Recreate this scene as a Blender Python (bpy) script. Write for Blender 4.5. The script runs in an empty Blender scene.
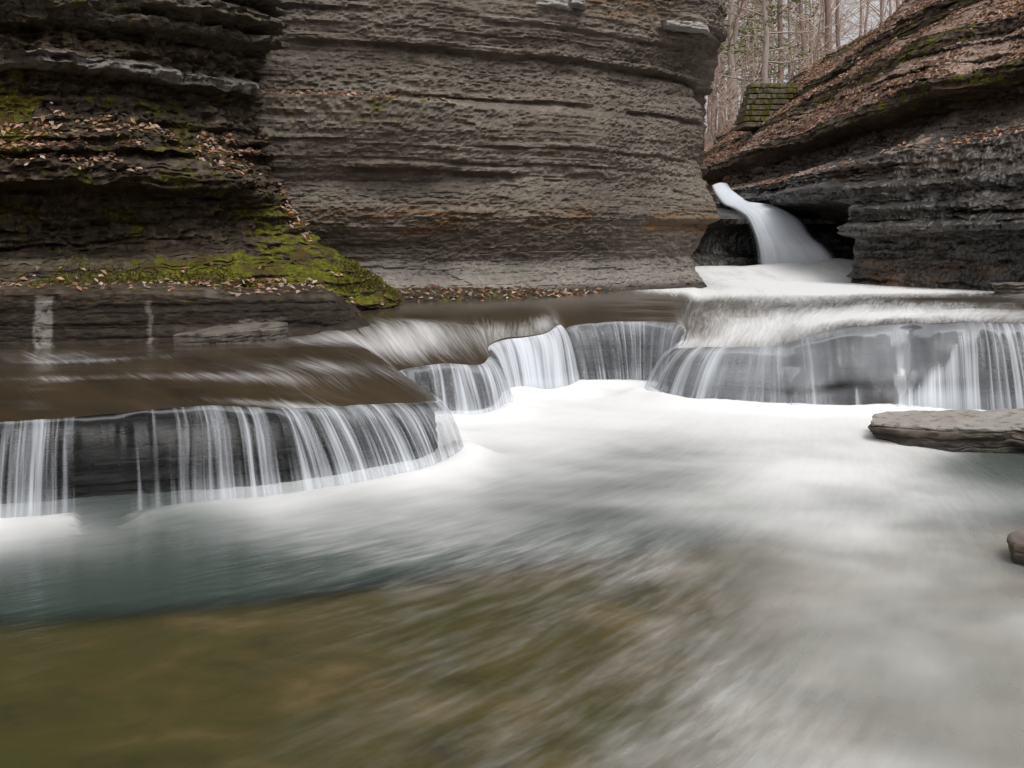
import bpy, math, random
import numpy as np

random.seed(7)
rng = np.random.default_rng(7)
sc = bpy.context.scene
COL = sc.collection
R = math.radians

# ------------------------------------------------------------------ camera, sky, sun, exposure
F = 1000.0          # focal length in pixels of a 1024 wide frame
HC = 1.5            # height of the camera over the lower pool
VH = 235.0          # image row of the horizon
cam = bpy.data.cameras.new('camera')
cam.sensor_width = 36.0
cam.lens = 36.0 * F / 1024.0
cam.shift_y = -(384.0 - VH) / 1024.0
cam.clip_start = 0.05
cam.clip_end = 2000.0
cam_o = bpy.data.objects.new('camera', cam)
COL.objects.link(cam_o)
cam_o.location = (0, 0, HC)
cam_o.rotation_euler = (R(90), 0, 0)
sc.camera = cam_o

SUN_EL, SUN_ROT = 58.0, 150.0
world = bpy.data.worlds.new('World')
sc.world = world
world.use_nodes = True
nt = world.node_tree
nt.nodes.clear()
sky = nt.nodes.new('ShaderNodeTexSky')
sky.sky_type = 'NISHITA'
sky.sun_disc = False
sky.sun_elevation = R(SUN_EL)
sky.sun_rotation = R(SUN_ROT)
sky.air_density = 1.0
sky.dust_density = 6.0
hs = nt.nodes.new('ShaderNodeHueSaturation')      # overcast: a nearly white sky
hs.inputs['Saturation'].default_value = 0.10
bg = nt.nodes.new('ShaderNodeBackground')
bg.inputs['Strength'].default_value = 0.15
wo = nt.nodes.new('ShaderNodeOutputWorld')
nt.links.new(sky.outputs['Color'], hs.inputs['Color'])
nt.links.new(hs.outputs['Color'], bg.inputs['Color'])
nt.links.new(bg.outputs['Background'], wo.inputs['Surface'])

sl = bpy.data.lights.new('sun', 'SUN')
sl.energy = 0.6
sl.angle = R(25)
sl.color = (1.0, 0.95, 0.88)
so = bpy.data.objects.new('sun', sl)
COL.objects.link(so)
so.rotation_euler = (R(90 - SUN_EL), 0, R(180 - SUN_ROT))

sc.view_settings.view_transform = 'Standard'
sc.view_settings.look = 'None'
sc.view_settings.exposure = 0.40
sc.view_settings.gamma = 1.0
sc.view_settings.use_curve_mapping = False
sc.cycles.max_bounces = 8
sc.cycles.diffuse_bounces = 4
sc.cycles.glossy_bounces = 3
sc.cycles.transmission_bounces = 4
sc.cycles.transparent_max_bounces = 16
sc.cycles.volume_bounces = 1
sc.cycles.caustics_reflective = False
sc.cycles.caustics_refractive = False
sc.cycles.sample_clamp_indirect = 4.0
sc.cycles.use_denoising = True


# ------------------------------------------------------------------ helpers
def at(u, v, y):
    """point seen at pixel (u, v) of the photograph at distance y"""
    return ((u - 512.0) / F * y, y, HC - (v - VH) / F * y)


def atz(u, v, z=0.0):
    y = (HC - z) * F / (v - VH)
    return ((u - 512.0) / F * y, y, z)


def tag(o, label, cat, group=None, kind=None):
    o['label'] = label
    o['category'] = cat
    if group:
        o['group'] = group
    if kind:
        o['kind'] = kind
    return o


def _hash(ix, iy, iz, seed):
    h = (ix.astype(np.int64) * 374761393 + iy.astype(np.int64) * 668265263 + iz.astype(np.int64) * 2147483647
         + seed * 974634779) & 0xFFFFFFFF
    h = ((h ^ (h >> 13)) * 1274126177) & 0xFFFFFFFF
    h = ((h ^ (h >> 16)) * 2246822519) & 0xFFFFFFFF
    h = (h ^ (h >> 15)) & 0xFFFFFF
    return h / float(0xFFFFFF)


def vnoise(x, y, z, seed=0):
    x, y, z = np.broadcast_arrays(np.asarray(x, float), np.asarray(y, float), np.asarray(z, float))
    xi, yi, zi = np.floor(x), np.floor(y), np.floor(z)
    fx, fy, fz = x - xi, y - yi, z - zi
    fx = fx * fx * (3 - 2 * fx); fy = fy * fy * (3 - 2 * fy); fz = fz * fz * (3 - 2 * fz)
    out = 0
    for a in (0, 1):
        wa = fx if a else 1 - fx
        for b in (0, 1):
            wb = fy if b else 1 - fy
            for c in (0, 1):
                wc = fz if c else 1 - fz
                out = out + wa * wb * wc * _hash(xi + a, yi + b, zi + c, seed)
    return out


def fbm(x, y, z, seed=0, octs=4, gain=0.5):
    s, a, t = 0, 1.0, 0
    for k in range(octs):
        s = s + a * (vnoise(x * 2 ** k, y * 2 ** k, z * 2 ** k, seed + k * 17) - 0.5)
        t += a
        a *= gain
    return s / t * 2


def smooth(a, b, x):
    t = np.clip((x - a) / (b - a), 0, 1)
    return t * t * (3 - 2 * t)


def catmull(P, n):
    P = np.asarray(P, float)
    m = len(P)
    u = np.linspace(0, m - 1, n)
    i = np.clip(np.floor(u).astype(int), 0, m - 2)
    f = (u - i)[:, None]
    p0 = P[np.clip(i - 1, 0, m - 1)]; p1 = P[i]; p2 = P[i + 1]; p3 = P[np.clip(i + 2, 0, m - 1)]
    # centripetal-like damping keeps it from overshooting at uneven spacing
    l1 = np.linalg.norm(p2 - p1, axis=1, keepdims=True)
    m1 = (p2 - p0) * 0.5; m2 = (p3 - p1) * 0.5
    for mm in (m1, m2):
        ln = np.linalg.norm(mm, axis=1, keepdims=True) + 1e-9
        mm *= np.minimum(1.0, l1 / ln)
    h00 = 2 * f ** 3 - 3 * f ** 2 + 1; h10 = f ** 3 - 2 * f ** 2 + f
    h01 = -2 * f ** 3 + 3 * f ** 2; h11 = f ** 3 - f ** 2
    return h00 * p1 + h10 * m1 + h01 * p2 + h11 * m2, u


def new_mesh(name, V, Fq, mat=None, parent=None, attrs=None, smoothed=True, vec=None):
    """V (n,3), Fq (m,3 or 4) -> one linked mesh object"""
    me = bpy.data.meshes.new(name)
    V = np.asarray(V, np.float32); Fq = np.asarray(Fq, np.int32)
    k = Fq.shape[1]
    me.vertices.add(len(V)); me.vertices.foreach_set('co', V.ravel())
    me.loops.add(Fq.size); me.loops.foreach_set('vertex_index', Fq.ravel())
    me.polygons.add(len(Fq))
    me.polygons.foreach_set('loop_start', np.arange(0, Fq.size, k, dtype=np.int32))
    me.polygons.foreach_set('loop_total', np.full(len(Fq), k, np.int32))
    me.polygons.foreach_set('use_smooth', np.full(len(Fq), smoothed, bool))
    for nm, arr in (attrs or {}).items():
        a = me.attributes.new(nm, 'FLOAT', 'POINT')
        a.data.foreach_set('value', np.asarray(arr, np.float32).ravel())
    for nm, arr in (vec or {}).items():
        a = me.attributes.new(nm, 'FLOAT_VECTOR', 'POINT')
        a.data.foreach_set('vector', np.asarray(arr, np.float32).ravel())
    me.update()
    me.validate()
    o = bpy.data.objects.new(name, me)
    COL.objects.link(o)
    if mat:
        me.materials.append(mat)
    if parent:
        o.parent = parent
    return o


def grid_faces(a, b):
    i = np.arange(a - 1)[:, None] * b + np.arange(b - 1)[None, :]
    return np.stack([i, i + b, i + b + 1, i + 1], -1).reshape(-1, 4)


def empty(name, loc=(0, 0, 0)):
    o = bpy.data.objects.new(name, None)
    COL.objects.link(o)
    o.location = loc
    o.empty_display_size = 0.2
    return o


# ------------------------------------------------------------------ materials
class NT:
    def __init__(self, name):
        self.m = bpy.data.materials.new(name)
        self.m.use_nodes = True
        self.t = self.m.node_tree
        self.t.nodes.clear()
        self.out = self.n('ShaderNodeOutputMaterial')

    def n(self, typ, **kw):
        nd = self.t.nodes.new(typ)
        for k, v in kw.items():
            setattr(nd, k, v)
        return nd

    def l(self, a, b):
        self.t.links.new(a, b)

    def set(self, sock, v):
        if hasattr(v, 'is_linked') or isinstance(v, bpy.types.NodeSocket):
            self.l(v, sock)
        else:
            if isinstance(v, tuple) and len(v) == 3 and sock.type == 'RGBA':
                v = (*v, 1)
            sock.default_value = v

    def attr(self, nm, out='Fac'):
        return self.n('ShaderNodeAttribute', attribute_name=nm).outputs[out]

    def math(self, op, a, b=0.0, c=None, clamp=False):
        nd = self.n('ShaderNodeMath', operation=op, use_clamp=clamp)
        self.set(nd.inputs[0], a); self.set(nd.inputs[1], b)
        if c is not None:
            self.set(nd.inputs[2], c)
        return nd.outputs[0]

    def vmul(self, v, s):
        nd = self.n('ShaderNodeVectorMath', operation='MULTIPLY')
        self.set(nd.inputs[0], v); nd.inputs[1].default_value = s
        return nd.outputs[0]

    def vadd(self, a, b):
        nd = self.n('ShaderNodeVectorMath', operation='ADD')
        self.set(nd.inputs[0], a); self.set(nd.inputs[1], b)
        return nd.outputs[0]

    def pos(self):
        return self.n('ShaderNodeNewGeometry').outputs['Position']

    def noise(self, v, scale, detail=4.0, rough=0.55, dist=0.0, out='Fac'):
        nd = self.n('ShaderNodeTexNoise')
        self.l(v, nd.inputs['Vector'])
        nd.inputs['Scale'].default_value = scale
        nd.inputs['Detail'].default_value = detail
        nd.inputs['Roughness'].default_value = rough
        nd.inputs['Distortion'].default_value = dist
        return nd.outputs[out]

    def ramp(self, f, stops, interp='LINEAR'):
        nd = self.n('ShaderNodeValToRGB')
        self.l(f, nd.inputs[0])
        e = nd.color_ramp.elements
        nd.color_ramp.interpolation = interp
        while len(e) < len(stops):
            e.new(0.5)
        for el, (p, c) in zip(e, stops):
            el.position = p
            el.color = (*c, 1) if isinstance(c, tuple) else (c, c, c, 1)
        return nd.outputs[0]

    def sstep(self, f, a, b):
        nd = self.n('ShaderNodeMapRange', interpolation_type='SMOOTHSTEP')
        self.set(nd.inputs['Value'], f); self.set(nd.inputs['From Min'], a); self.set(nd.inputs['From Max'], b)
        return nd.outputs[0]

    def mix(self, f, a, b):
        nd = self.n('ShaderNodeMix', data_type='RGBA')
        self.set(nd.inputs[0], f); self.set(nd.inputs[6], a); self.set(nd.inputs[7], b)
        return nd.outputs[2]

    def mixs(self, f, a, b):
        nd = self.n('ShaderNodeMixShader')
        self.set(nd.inputs[0], f); self.l(a, nd.inputs[1]); self.l(b, nd.inputs[2])
        return nd.outputs[0]

    def bump(self, h, strength=0.5, dist=0.02, normal=None):
        nd = self.n('ShaderNodeBump')
        nd.inputs['Strength'].default_value = strength
        nd.inputs['Distance'].default_value = dist
        self.l(h, nd.inputs['Height'])
        if normal is not None:
            self.l(normal, nd.inputs['Normal'])
        return nd.outputs[0]

    def bsdf(self, color, rough=0.8, normal=None, spec=0.5):
        nd = self.n('ShaderNodeBsdfPrincipled')
        self.set(nd.inputs['Base Color'], color)
        self.set(nd.inputs['Roughness'], rough)
        self.set(nd.inputs['Specular IOR Level'], spec)
        if normal is not None:
            self.l(normal, nd.inputs['Normal'])
        return nd.outputs[0]

    def diffuse(self, color, normal=None):
        nd = self.n('ShaderNodeBsdfDiffuse')
        self.set(nd.inputs['Color'], color)
        if normal is not None:
            self.l(normal, nd.inputs['Normal'])
        return nd.outputs[0]

    def transl(self, color, normal=None):
        nd = self.n('ShaderNodeBsdfTranslucent')
        self.set(nd.inputs['Color'], color)
        return nd.outputs[0]

    def transp(self, color=(1, 1, 1)):
        nd = self.n('ShaderNodeBsdfTransparent')
        self.set(nd.inputs['Color'], color)
        return nd.outputs[0]

    def gloss(self, color, rough, normal=None):
        nd = self.n('ShaderNodeBsdfGlossy')
        self.set(nd.inputs['Color'], color); self.set(nd.inputs['Roughness'], rough)
        if normal is not None:
            self.l(normal, nd.inputs['Normal'])
        return nd.outputs[0]

    def fresnel(self, ior=1.33, normal=None):
        nd = self.n('ShaderNodeFresnel')
        nd.inputs['IOR'].default_value = ior
        if normal is not None:
            self.l(normal, nd.inputs['Normal'])
        return nd.outputs[0]

    def done(self, shader):
        self.l(shader, self.out.inputs['Surface'])
        return self.m


def rock_mat(name, dark, mid, light, bump=0.6, rough=(0.75, 0.35), stain=(0.16, 0.075, 0.025), spec0=0.10, spec1=0.35):
    """layered shale; mesh attributes moss, wet and stain vary it"""
    t = NT(name)
    p = t.pos()
    flat = t.vmul(p, (0.45, 0.45, 6.0))
    n1 = t.noise(flat, 1.6, 6, 0.6, 0.4)
    n2 = t.noise(p, 11.0, 6, 0.65)
    n3 = t.noise(t.vmul(p, (0.25, 0.25, 1.0)), 3.0, 3, 0.5)
    a = t.math('ADD', t.math('MULTIPLY', n1, 0.5), t.math('MULTIPLY', n2, 0.5))
    base = t.ramp(a, [(0.30, dark), (0.48, mid), (0.68, light)])
    base = t.mix(t.math('MULTIPLY', t.sstep(n3, 0.42, 0.68), 0.45), base, dark)
    base = t.mix(t.math('MULTIPLY', t.attr('stain'), t.sstep(t.noise(flat, 3.0, 5), 0.35, 0.65), clamp=True), base, stain)
    # moss in clumps
    mn = t.noise(p, 6.0, 6, 0.65)
    mf = t.math('ADD', t.attr('moss'), t.math('MULTIPLY', t.math('SUBTRACT', mn, 0.5), 1.6))
    mf = t.sstep(mf, 0.42, 0.62)
    mc = t.ramp(t.noise(p, 22.0, 5, 0.7), [(0.3, (0.035, 0.036, 0.006)), (0.5, (0.085, 0.085, 0.010)), (0.72, (0.175, 0.165, 0.017))])
    mc = t.mix(t.sstep(t.noise(p, 3.4, 5, 0.65), 0.46, 0.62), mc, (0.060, 0.042, 0.014))
    lf = t.sstep(t.math('ADD', t.attr('litter'), t.math('MULTIPLY', t.math('SUBTRACT', t.noise(p, 4.0, 5), 0.5), 1.4)), 0.42, 0.60)
    base = t.mix(lf, base, t.ramp(t.noise(p, 30.0, 4, 0.7), [(0.3, (0.08, 0.052, 0.040)), (0.5, (0.235, 0.160, 0.122)), (0.7, (0.42, 0.32, 0.27))]))
    col = t.mix(mf, base, mc)
    col = t.mix(t.math('MULTIPLY', t.attr('pale'), t.sstep(n2, 0.3, 0.5)), col, (0.34, 0.33, 0.31))
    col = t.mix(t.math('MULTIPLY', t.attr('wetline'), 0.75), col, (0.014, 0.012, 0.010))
    wetf = t.math('MULTIPLY', t.attr('wet'), t.math('SUBTRACT', 1.0, mf))
    rg = t.math('SUBTRACT', rough[0] + 0.1, t.math('MULTIPLY', wetf, rough[0] - rough[1]))
    rg = t.math('ADD', rg, t.math('MULTIPLY', t.math('SUBTRACT', n2, 0.5), 0.25), clamp=True)
    h = t.math('ADD', t.math('MULTIPLY', t.noise(t.vmul(p, (1.0, 1.0, 3.2)), 9.0, 8, 0.72), 0.6),
               t.math('MULTIPLY', t.noise(p, 34.0, 5, 0.75), 0.45))
    nb = t.bump(h, bump, 0.06)
    spec = t.math('ADD', spec0, t.math('MULTIPLY', wetf, spec1))
    return t.done(t.bsdf(col, rg, nb, spec))


M = {}
M['shale'] = rock_mat('shale', (0.062, 0.052, 0.042), (0.142, 0.121, 0.098), (0.240, 0.210, 0.174))
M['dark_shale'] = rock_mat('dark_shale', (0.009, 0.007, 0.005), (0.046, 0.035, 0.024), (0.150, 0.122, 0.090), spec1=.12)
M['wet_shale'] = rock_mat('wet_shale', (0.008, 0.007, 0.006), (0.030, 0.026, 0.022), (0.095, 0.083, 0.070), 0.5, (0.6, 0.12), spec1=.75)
M['step_rock'] = rock_mat('step_rock', (0.006, 0.006, 0.006), (0.013, 0.012, 0.012), (0.030, 0.027, 0.025), 0.5, (0.7, 0.35), spec0=.03, spec1=.10)


def foam_shader(t, normal=None, col=(0.86, 0.88, 0.90)):
    return t.mixs(0.25, t.diffuse(col, normal), t.transl(col))


def make_falls_mat():
    t = NT('falling_water')
    f = t.attr('fuv', 'Vector')
    n1 = t.noise(t.vmul(f, (9.0, 0.35, 1.0)), 1.0, 3, 0.6)
    n2 = t.noise(t.vmul(f, (42.0, 0.40, 1.0)), 1.0, 3, 0.6)
    n3 = t.noise(t.vmul(f, (2.4, 0.2, 1.0)), 1.0, 2, 0.5)
    s = t.math('ADD', t.math('ADD', t.math('MULTIPLY', n1, 0.45), t.math('MULTIPLY', n2, 0.35)), t.math('MULTIPLY', n3, 0.20))
    # s is centred at .5 with a small spread
    th = t.math('SUBTRACT', 1.0, t.attr('dens'))
    lo = t.math('ADD', t.math('MULTIPLY', th, 0.42), 0.21)
    a = t.sstep(s, lo, t.math('ADD', lo, 0.31))
    fm = t.math('MULTIPLY', t.attr('film'), t.math('ADD', 0.15, t.math('MULTIPLY', t.sstep(t.math('ADD', t.math('MULTIPLY', n3, 0.6), t.math('MULTIPLY', n1, 0.4)), 0.15, 0.85), 1.5)))
    a = t.math('SUBTRACT', 1.0, t.math('MULTIPLY', t.math('SUBTRACT', 1.0, a), t.math('SUBTRACT', 1.0, fm, clamp=True)))
    a = t.math('MULTIPLY', a, t.attr('edge'))
    nb = t.bump(s, 0.35, 0.02)
    white = foam_shader(t, nb, (0.77, 0.81, 0.87))
    fr = t.fresnel(1.33, nb)
    clear = t.mixs(t.math('MULTIPLY', t.math('MULTIPLY', fr, 0.30), t.attr('edge')), t.transp((0.96, 0.97, 0.98)), t.gloss((1, 1, 1), 0.18, nb))
    return t.done(t.mixs(t.math('MULTIPLY', a, 0.93), clear, white))


def make_stream_mat():
    """the silky sheet of brown water running over the upper rock bed"""
    t = NT('stream_water')
    f = t.attr('fuv', 'Vector')
    p = t.pos()
    n1 = t.noise(t.vmul(f, (5.0, 0.55, 1.0)), 1.0, 4, 0.55, 0.1)
    n2 = t.noise(t.vmul(f, (38.0, 1.3, 1.0)), 1.0, 5, 0.62, 0.2)
    s = t.math('ADD', t.math('MULTIPLY', n1, 0.5), t.math('MULTIPLY', n2, 0.5))
    a = t.math('ADD', t.attr('foam'), t.math('MULTIPLY', t.math('SUBTRACT', s, 0.5), 1.1))
    a = t.sstep(a, 0.10, 1.05)
    bed = t.ramp(t.noise(t.vmul(f, (2.2, 0.5, 1.0)), 1.0, 4, 0.6), [(0.3, (0.020, 0.014, 0.007)), (0.6, (0.050, 0.035, 0.019)), (0.8, (0.09, 0.066, 0.042))])
    nb = t.bump(s, 0.25, 0.05)
    fr = t.fresnel(1.33, nb)
    w = t.mixs(fr, t.diffuse(bed), t.gloss((1, 1, 1), 0.19, nb))
    return t.done(t.mixs(a, w, foam_shader(t, None, (0.80, 0.80, 0.80))))


def make_pool_mat():
    """clear water: the bed shows through where it is shallow, turbid green where deep, white where aerated or where sky reflection is painted in"""
    t = NT('pool_water')
    f = t.attr('fuv', 'Vector')
    n1 = t.noise(t.vmul(f, (34.0, 1.3, 1.0)), 1.0, 3, 0.5, 0.0)
    n2 = t.noise(t.vmul(f, (120.0, 3.2, 1.0)), 1.0, 4, 0.6, 0.2)
    n3 = t.noise(t.pos(), 1.3, 4, 0.55, 0.5)
    s = t.math('ADD', t.math('ADD', t.math('MULTIPLY', n1, 0.36), t.math('MULTIPLY', n2, 0.46)), t.math('MULTIPLY', n3, 0.18))
    a = t.math('ADD', t.attr('foam'), t.math('MULTIPLY', t.math('SUBTRACT', s, 0.5), t.attr('streak')))
    a = t.sstep(a, 0.0, 1.25)
    nb = t.bump(s, 0.35, 0.03)
    fr = t.fresnel(1.33, nb)
    body = t.mixs(t.attr('murk'), t.transp((0.90, 0.92, 0.86)), t.diffuse((0.030, 0.045, 0.038)))
    w = t.mixs(fr, body, t.gloss((1, 1, 1), 0.20, nb))
    return t.done(t.mixs(a, w, foam_shader(t, None, (0.86, 0.858, 0.855))))


def make_bed_mat():
    t = NT('stream_bed')
    p = t.pos()
    n = t.noise(t.vmul(p, (1.0, 1.3, 1.0)), 2.2, 6, 0.6, 0.4)
    c = t.ramp(n, [(0.30, (0.028, 0.022, 0.004)), (0.45, (0.065, 0.050, 0.007)), (0.56, (0.098, 0.066, 0.017)), (0.70, (0.17, 0.112, 0.048))])
    c = t.mix(t.sstep(t.noise(p, 0.9, 4), 0.45, 0.65), c, (0.060, 0.052, 0.005))
    return t.done(t.bsdf(c, 0.8, t.bump(t.noise(p, 9, 5), 0.4, 0.03)))


def make_leaf_mat():
    t = NT('dry_leaf')
    c = t.n('ShaderNodeAttribute', attribute_name='lcol').outputs['Vector']
    return t.done(t.mixs(0.2, t.bsdf(c, 0.75, None, 0.3), t.transl(c)))


def plain(name, c0, c1, scale=8.0, rough=0.85, stretch=(1, 1, 1), bump=0.4):
    t = NT(name)
    p = t.vmul(t.pos(), stretch)
    n = t.noise(p, scale, 5, 0.6)
    return t.done(t.bsdf(t.ramp(n, [(0.3, c0), (0.7, c1)]), rough, t.bump(n, bump, 0.03), 0.3))


M['falls'] = make_falls_mat()
M['stream'] = make_stream_mat()
M['pool'] = make_pool_mat()
M['bed'] = make_bed_mat()
M['leaf'] = make_leaf_mat()
M['litter_ground'] = plain('litter_ground', (0.10, 0.065, 0.045), (0.30, 0.20, 0.145), 5.0)
M['bark'] = plain('hazed_grey_bark', (0.20, 0.165, 0.145), (0.40, 0.34, 0.30), 6.0, stretch=(3, 3, 0.6))  # lightened and warmed: distant haze is put into the bark colour
M['bark_brown'] = plain('hazed_brown_bark', (0.14, 0.10, 0.08), (0.30, 0.23, 0.19), 6.0, stretch=(3, 3, 0.6))  # brown bark with the same haze mixed into its colour
M['twigs'] = plain('hazed_twigs', (0.30, 0.225, 0.185), (0.50, 0.39, 0.33), 3.0)  # twig colour raised to carry the painted haze
M['needles'] = plain('pine_needles', (0.075, 0.095, 0.030), (0.17, 0.19, 0.07), 3.0)
M['bush_green'] = plain('young_leaves', (0.075, 0.105, 0.020), (0.150, 0.190, 0.040), 3.0)
M['driftwood'] = plain('driftwood', (0.20, 0.18, 0.16), (0.42, 0.39, 0.36), 10.0, stretch=(1, 1, 1))
M['boulder'] = rock_mat('boulder_rock', (0.050, 0.044, 0.038), (0.13, 0.112, 0.094), (0.26, 0.225, 0.19), 0.4, (0.7, 0.3))


# ------------------------------------------------------------------ layered rock sheets
def strata(s, z, th, bl, seed, groove=0.5):
    """blocky layers: a value per (bed, block) and grooves on the bedding planes"""
    q = z / th + 0.8 * (vnoise(z / th * 0.55, s * 0.12, 0, seed) - 0.5)
    k = np.floor(q); f = q - k
    w = bl * (0.5 + 1.2 * _hash(k, k * 0, k * 0, seed + 5))
    r = s / w + 9.0 * _hash(k, k * 0 + 3, k * 0, seed + 6) + 0.5 * vnoise(s * 1.3, z * 5, 0, seed + 8)
    b = np.floor(r); g = r - b
    v = _hash(k, b, k * 0 + 1, seed + 7) * 0.7 + _hash(k, k * 0, k * 0 + 2, seed + 9) * 0.6 - 0.65
    e = np.minimum(f, 1 - f)
    gr = np.exp(-(e / 0.10) ** 2)
    ge = np.minimum(g, 1 - g) * w / 0.03
    gv = np.exp(-ge ** 2) * 0.5
    return v - groove * np.maximum(gr, gv)


def rock_sheet(name, mat, path, stations, ns, ntv, layers, rough=0.03, zamp=0.02, seed=1, dip=0.0, masks=None,
               parent=None, smoothed=False, bend=0.06, seedwarp=0.10, beds=(), chunk=0.0):
    """path: plan control points; stations: [(path index, [(off, z), ...])], all with the same number of points.
    Outward (positive off) is to the right of the travel direction."""
    P, u = catmull(path, ns)
    T = np.gradient(P, axis=0)
    T /= np.linalg.norm(T, axis=1, keepdims=True) + 1e-9
    N = np.stack([T[:, 1], -T[:, 0]], 1)
    kk = max(3, ns // 40) | 1
    ker = np.hanning(kk + 2)[1:-1]; ker /= ker.sum()
    pad = kk // 2
    N = np.stack([np.convolve(np.pad(N[:, i], pad, mode='edge'), ker, 'valid') for i in (0, 1)], 1)
    N /= np.linalg.norm(N, axis=1, keepdims=True) + 1e-9
    S = np.concatenate([[0], np.cumsum(np.linalg.norm(np.diff(P, axis=0), axis=1))])
    si = np.array([a for a, _ in stations], float)
    sp = np.array([b for _, b in stations], float)           # (m, k, 2)
    if len(si) == 1:
        C = np.repeat(sp, ns, 0)
    else:
        C = np.empty((ns, sp.shape[1], 2))
        for k in range(sp.shape[1]):
            for c in (0, 1):
                C[:, k, c] = np.interp(u, si, sp[:, k, c])
    seg = np.linalg.norm(np.diff(sp.mean(0), axis=0), axis=1)
    tc = np.concatenate([[0], np.cumsum(seg)])
    tt = np.linspace(0, tc[-1], ntv)
    j = np.clip(np.searchsorted(tc, tt, side='right') - 1, 0, len(seg) - 1)
    f = (tt - tc[j]) / np.maximum(seg[j], 1e-6)
    off = C[:, j, 0] * (1 - f) + C[:, j + 1, 0] * f
    z = C[:, j, 1] * (1 - f) + C[:, j + 1, 1] * f
    do = np.gradient(off, axis=1); dz = np.gradient(z, axis=1)
    ln = np.sqrt(do ** 2 + dz ** 2) + 1e-9
    vert = np.abs(dz) / ln                                   # 1 on walls, 0 on treads
    Ss = np.repeat(S[:, None], ntv, 1)
    # the wall itself wavers
    off = off + bend * 3 * fbm(Ss * 0.5, z * 0.35, 0, seed + 50, 3) + bend * fbm(Ss * 2.1, z * 1.1, 0, seed + 60, 3)
    zw = z + seedwarp * fbm(Ss * 0.45, 0.5, 0, seed + 70, 3) + dip * Ss
    d = 0
    for (th, bl, amp, gr) in layers:
        d = d + amp * strata(Ss, zw, th, bl, seed + int(th * 1000), gr)
    patch = smooth(-0.25, 0.35, fbm(Ss * 0.8, z * 1.6, 3, seed + 80, 3))   # crumbled and clean-cut areas alternate
    d = d * (0.55 + 0.6 * patch)
    d = d + rough * (fbm(Ss * 5, z * 24, 0, seed + 90, 4) + 0.8 * fbm(Ss * 22, z * 40, 0, seed + 95, 2)) * (1.3 - 0.6 * patch)
    if chunk:                                                # crumbling lumps
        q = fbm(Ss * 3.2 + 2 * fbm(Ss, z, 0, seed + 3, 2), zw * 6.5, 0, seed + 97, 4)
        d = d + chunk * (np.abs(q) * 2 - 0.5) * (1.25 - patch)
    for m_, (bz, bt, amp) in enumerate(beds):                # single hard beds that stand out in places
        pres = smooth(-0.12, 0.10, fbm(Ss * 0.7, m_ * 7.3, 0, seed + 120, 3))
        zz_ = (zw - bz) / bt
        d = d + amp * pres * (smooth(-1.0, -0.8, zz_) * smooth(1.0, 0.3, zz_)) * (0.7 + 0.6 * _hash(np.floor(Ss / .6 + m_ * .37 + .5 * vnoise(Ss * 2, m_, 0, 4)), Ss * 0, Ss * 0 + m_, seed)) \
            - 0.6 * amp * pres * np.exp(-((zz_ + 1.7) / 0.7) ** 2)
    hor = d * (0.25 + 0.75 * vert)
    X = P[:, None, 0] + N[:, None, 0] * (off + hor)
    Y = P[:, None, 1] + N[:, None, 1] * (off + hor)
    Z = z + zamp * fbm(X * 5, Y * 5, z * 9, seed + 99, 4) + (1 - vert) * zamp * 2.0 * (np.floor(4 * vnoise(X * 1.2, Y * 1.2, 0, seed + 33)) / 4 - .4)
    G = np.stack([X, Y, Z], -1)
    at_ = {'moss': np.zeros_like(Z), 'wet': np.zeros_like(Z), 'stain': np.zeros_like(Z), 'pale': np.zeros_like(Z), 'litter': np.zeros_like(Z)}
    du = np.gradient(G, axis=0); dv = np.gradient(G, axis=1)
    nn = np.cross(du, dv); nn /= np.linalg.norm(nn, axis=2, keepdims=True) + 1e-9
    flipit = (nn[..., 0] * N[:, None, 0] + nn[..., 1] * N[:, None, 1]).mean() < 0
    up = nn[..., 2] * (-1 if flipit else 1)
    info = dict(G=G, S=Ss, z=z, up=up, u=np.repeat(u[:, None], ntv, 1), t=np.repeat((tt / tc[-1])[None], ns, 0), seg=np.repeat(j[None], ns, 0))
    if masks:
        for k, v in masks(info).items():
            at_[k] = np.clip(v, 0, 1)
    fa = grid_faces(ns, ntv)
    if flipit:
        fa = fa[:, ::-1]
    o = new_mesh(name, G.reshape(-1, 3), fa, mat, parent, at_, smoothed)
    info['N'] = nn * (-1 if flipit else 1)
    return o, info


LEAF_COLS = np.array([(0.34, 0.19, 0.12), (0.42, 0.27, 0.19), (0.26, 0.14, 0.085), (0.47, 0.34, 0.26), (0.36, 0.17, 0.08), (0.20, 0.12, 0.08), (0.40, 0.29, 0.24)])


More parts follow.
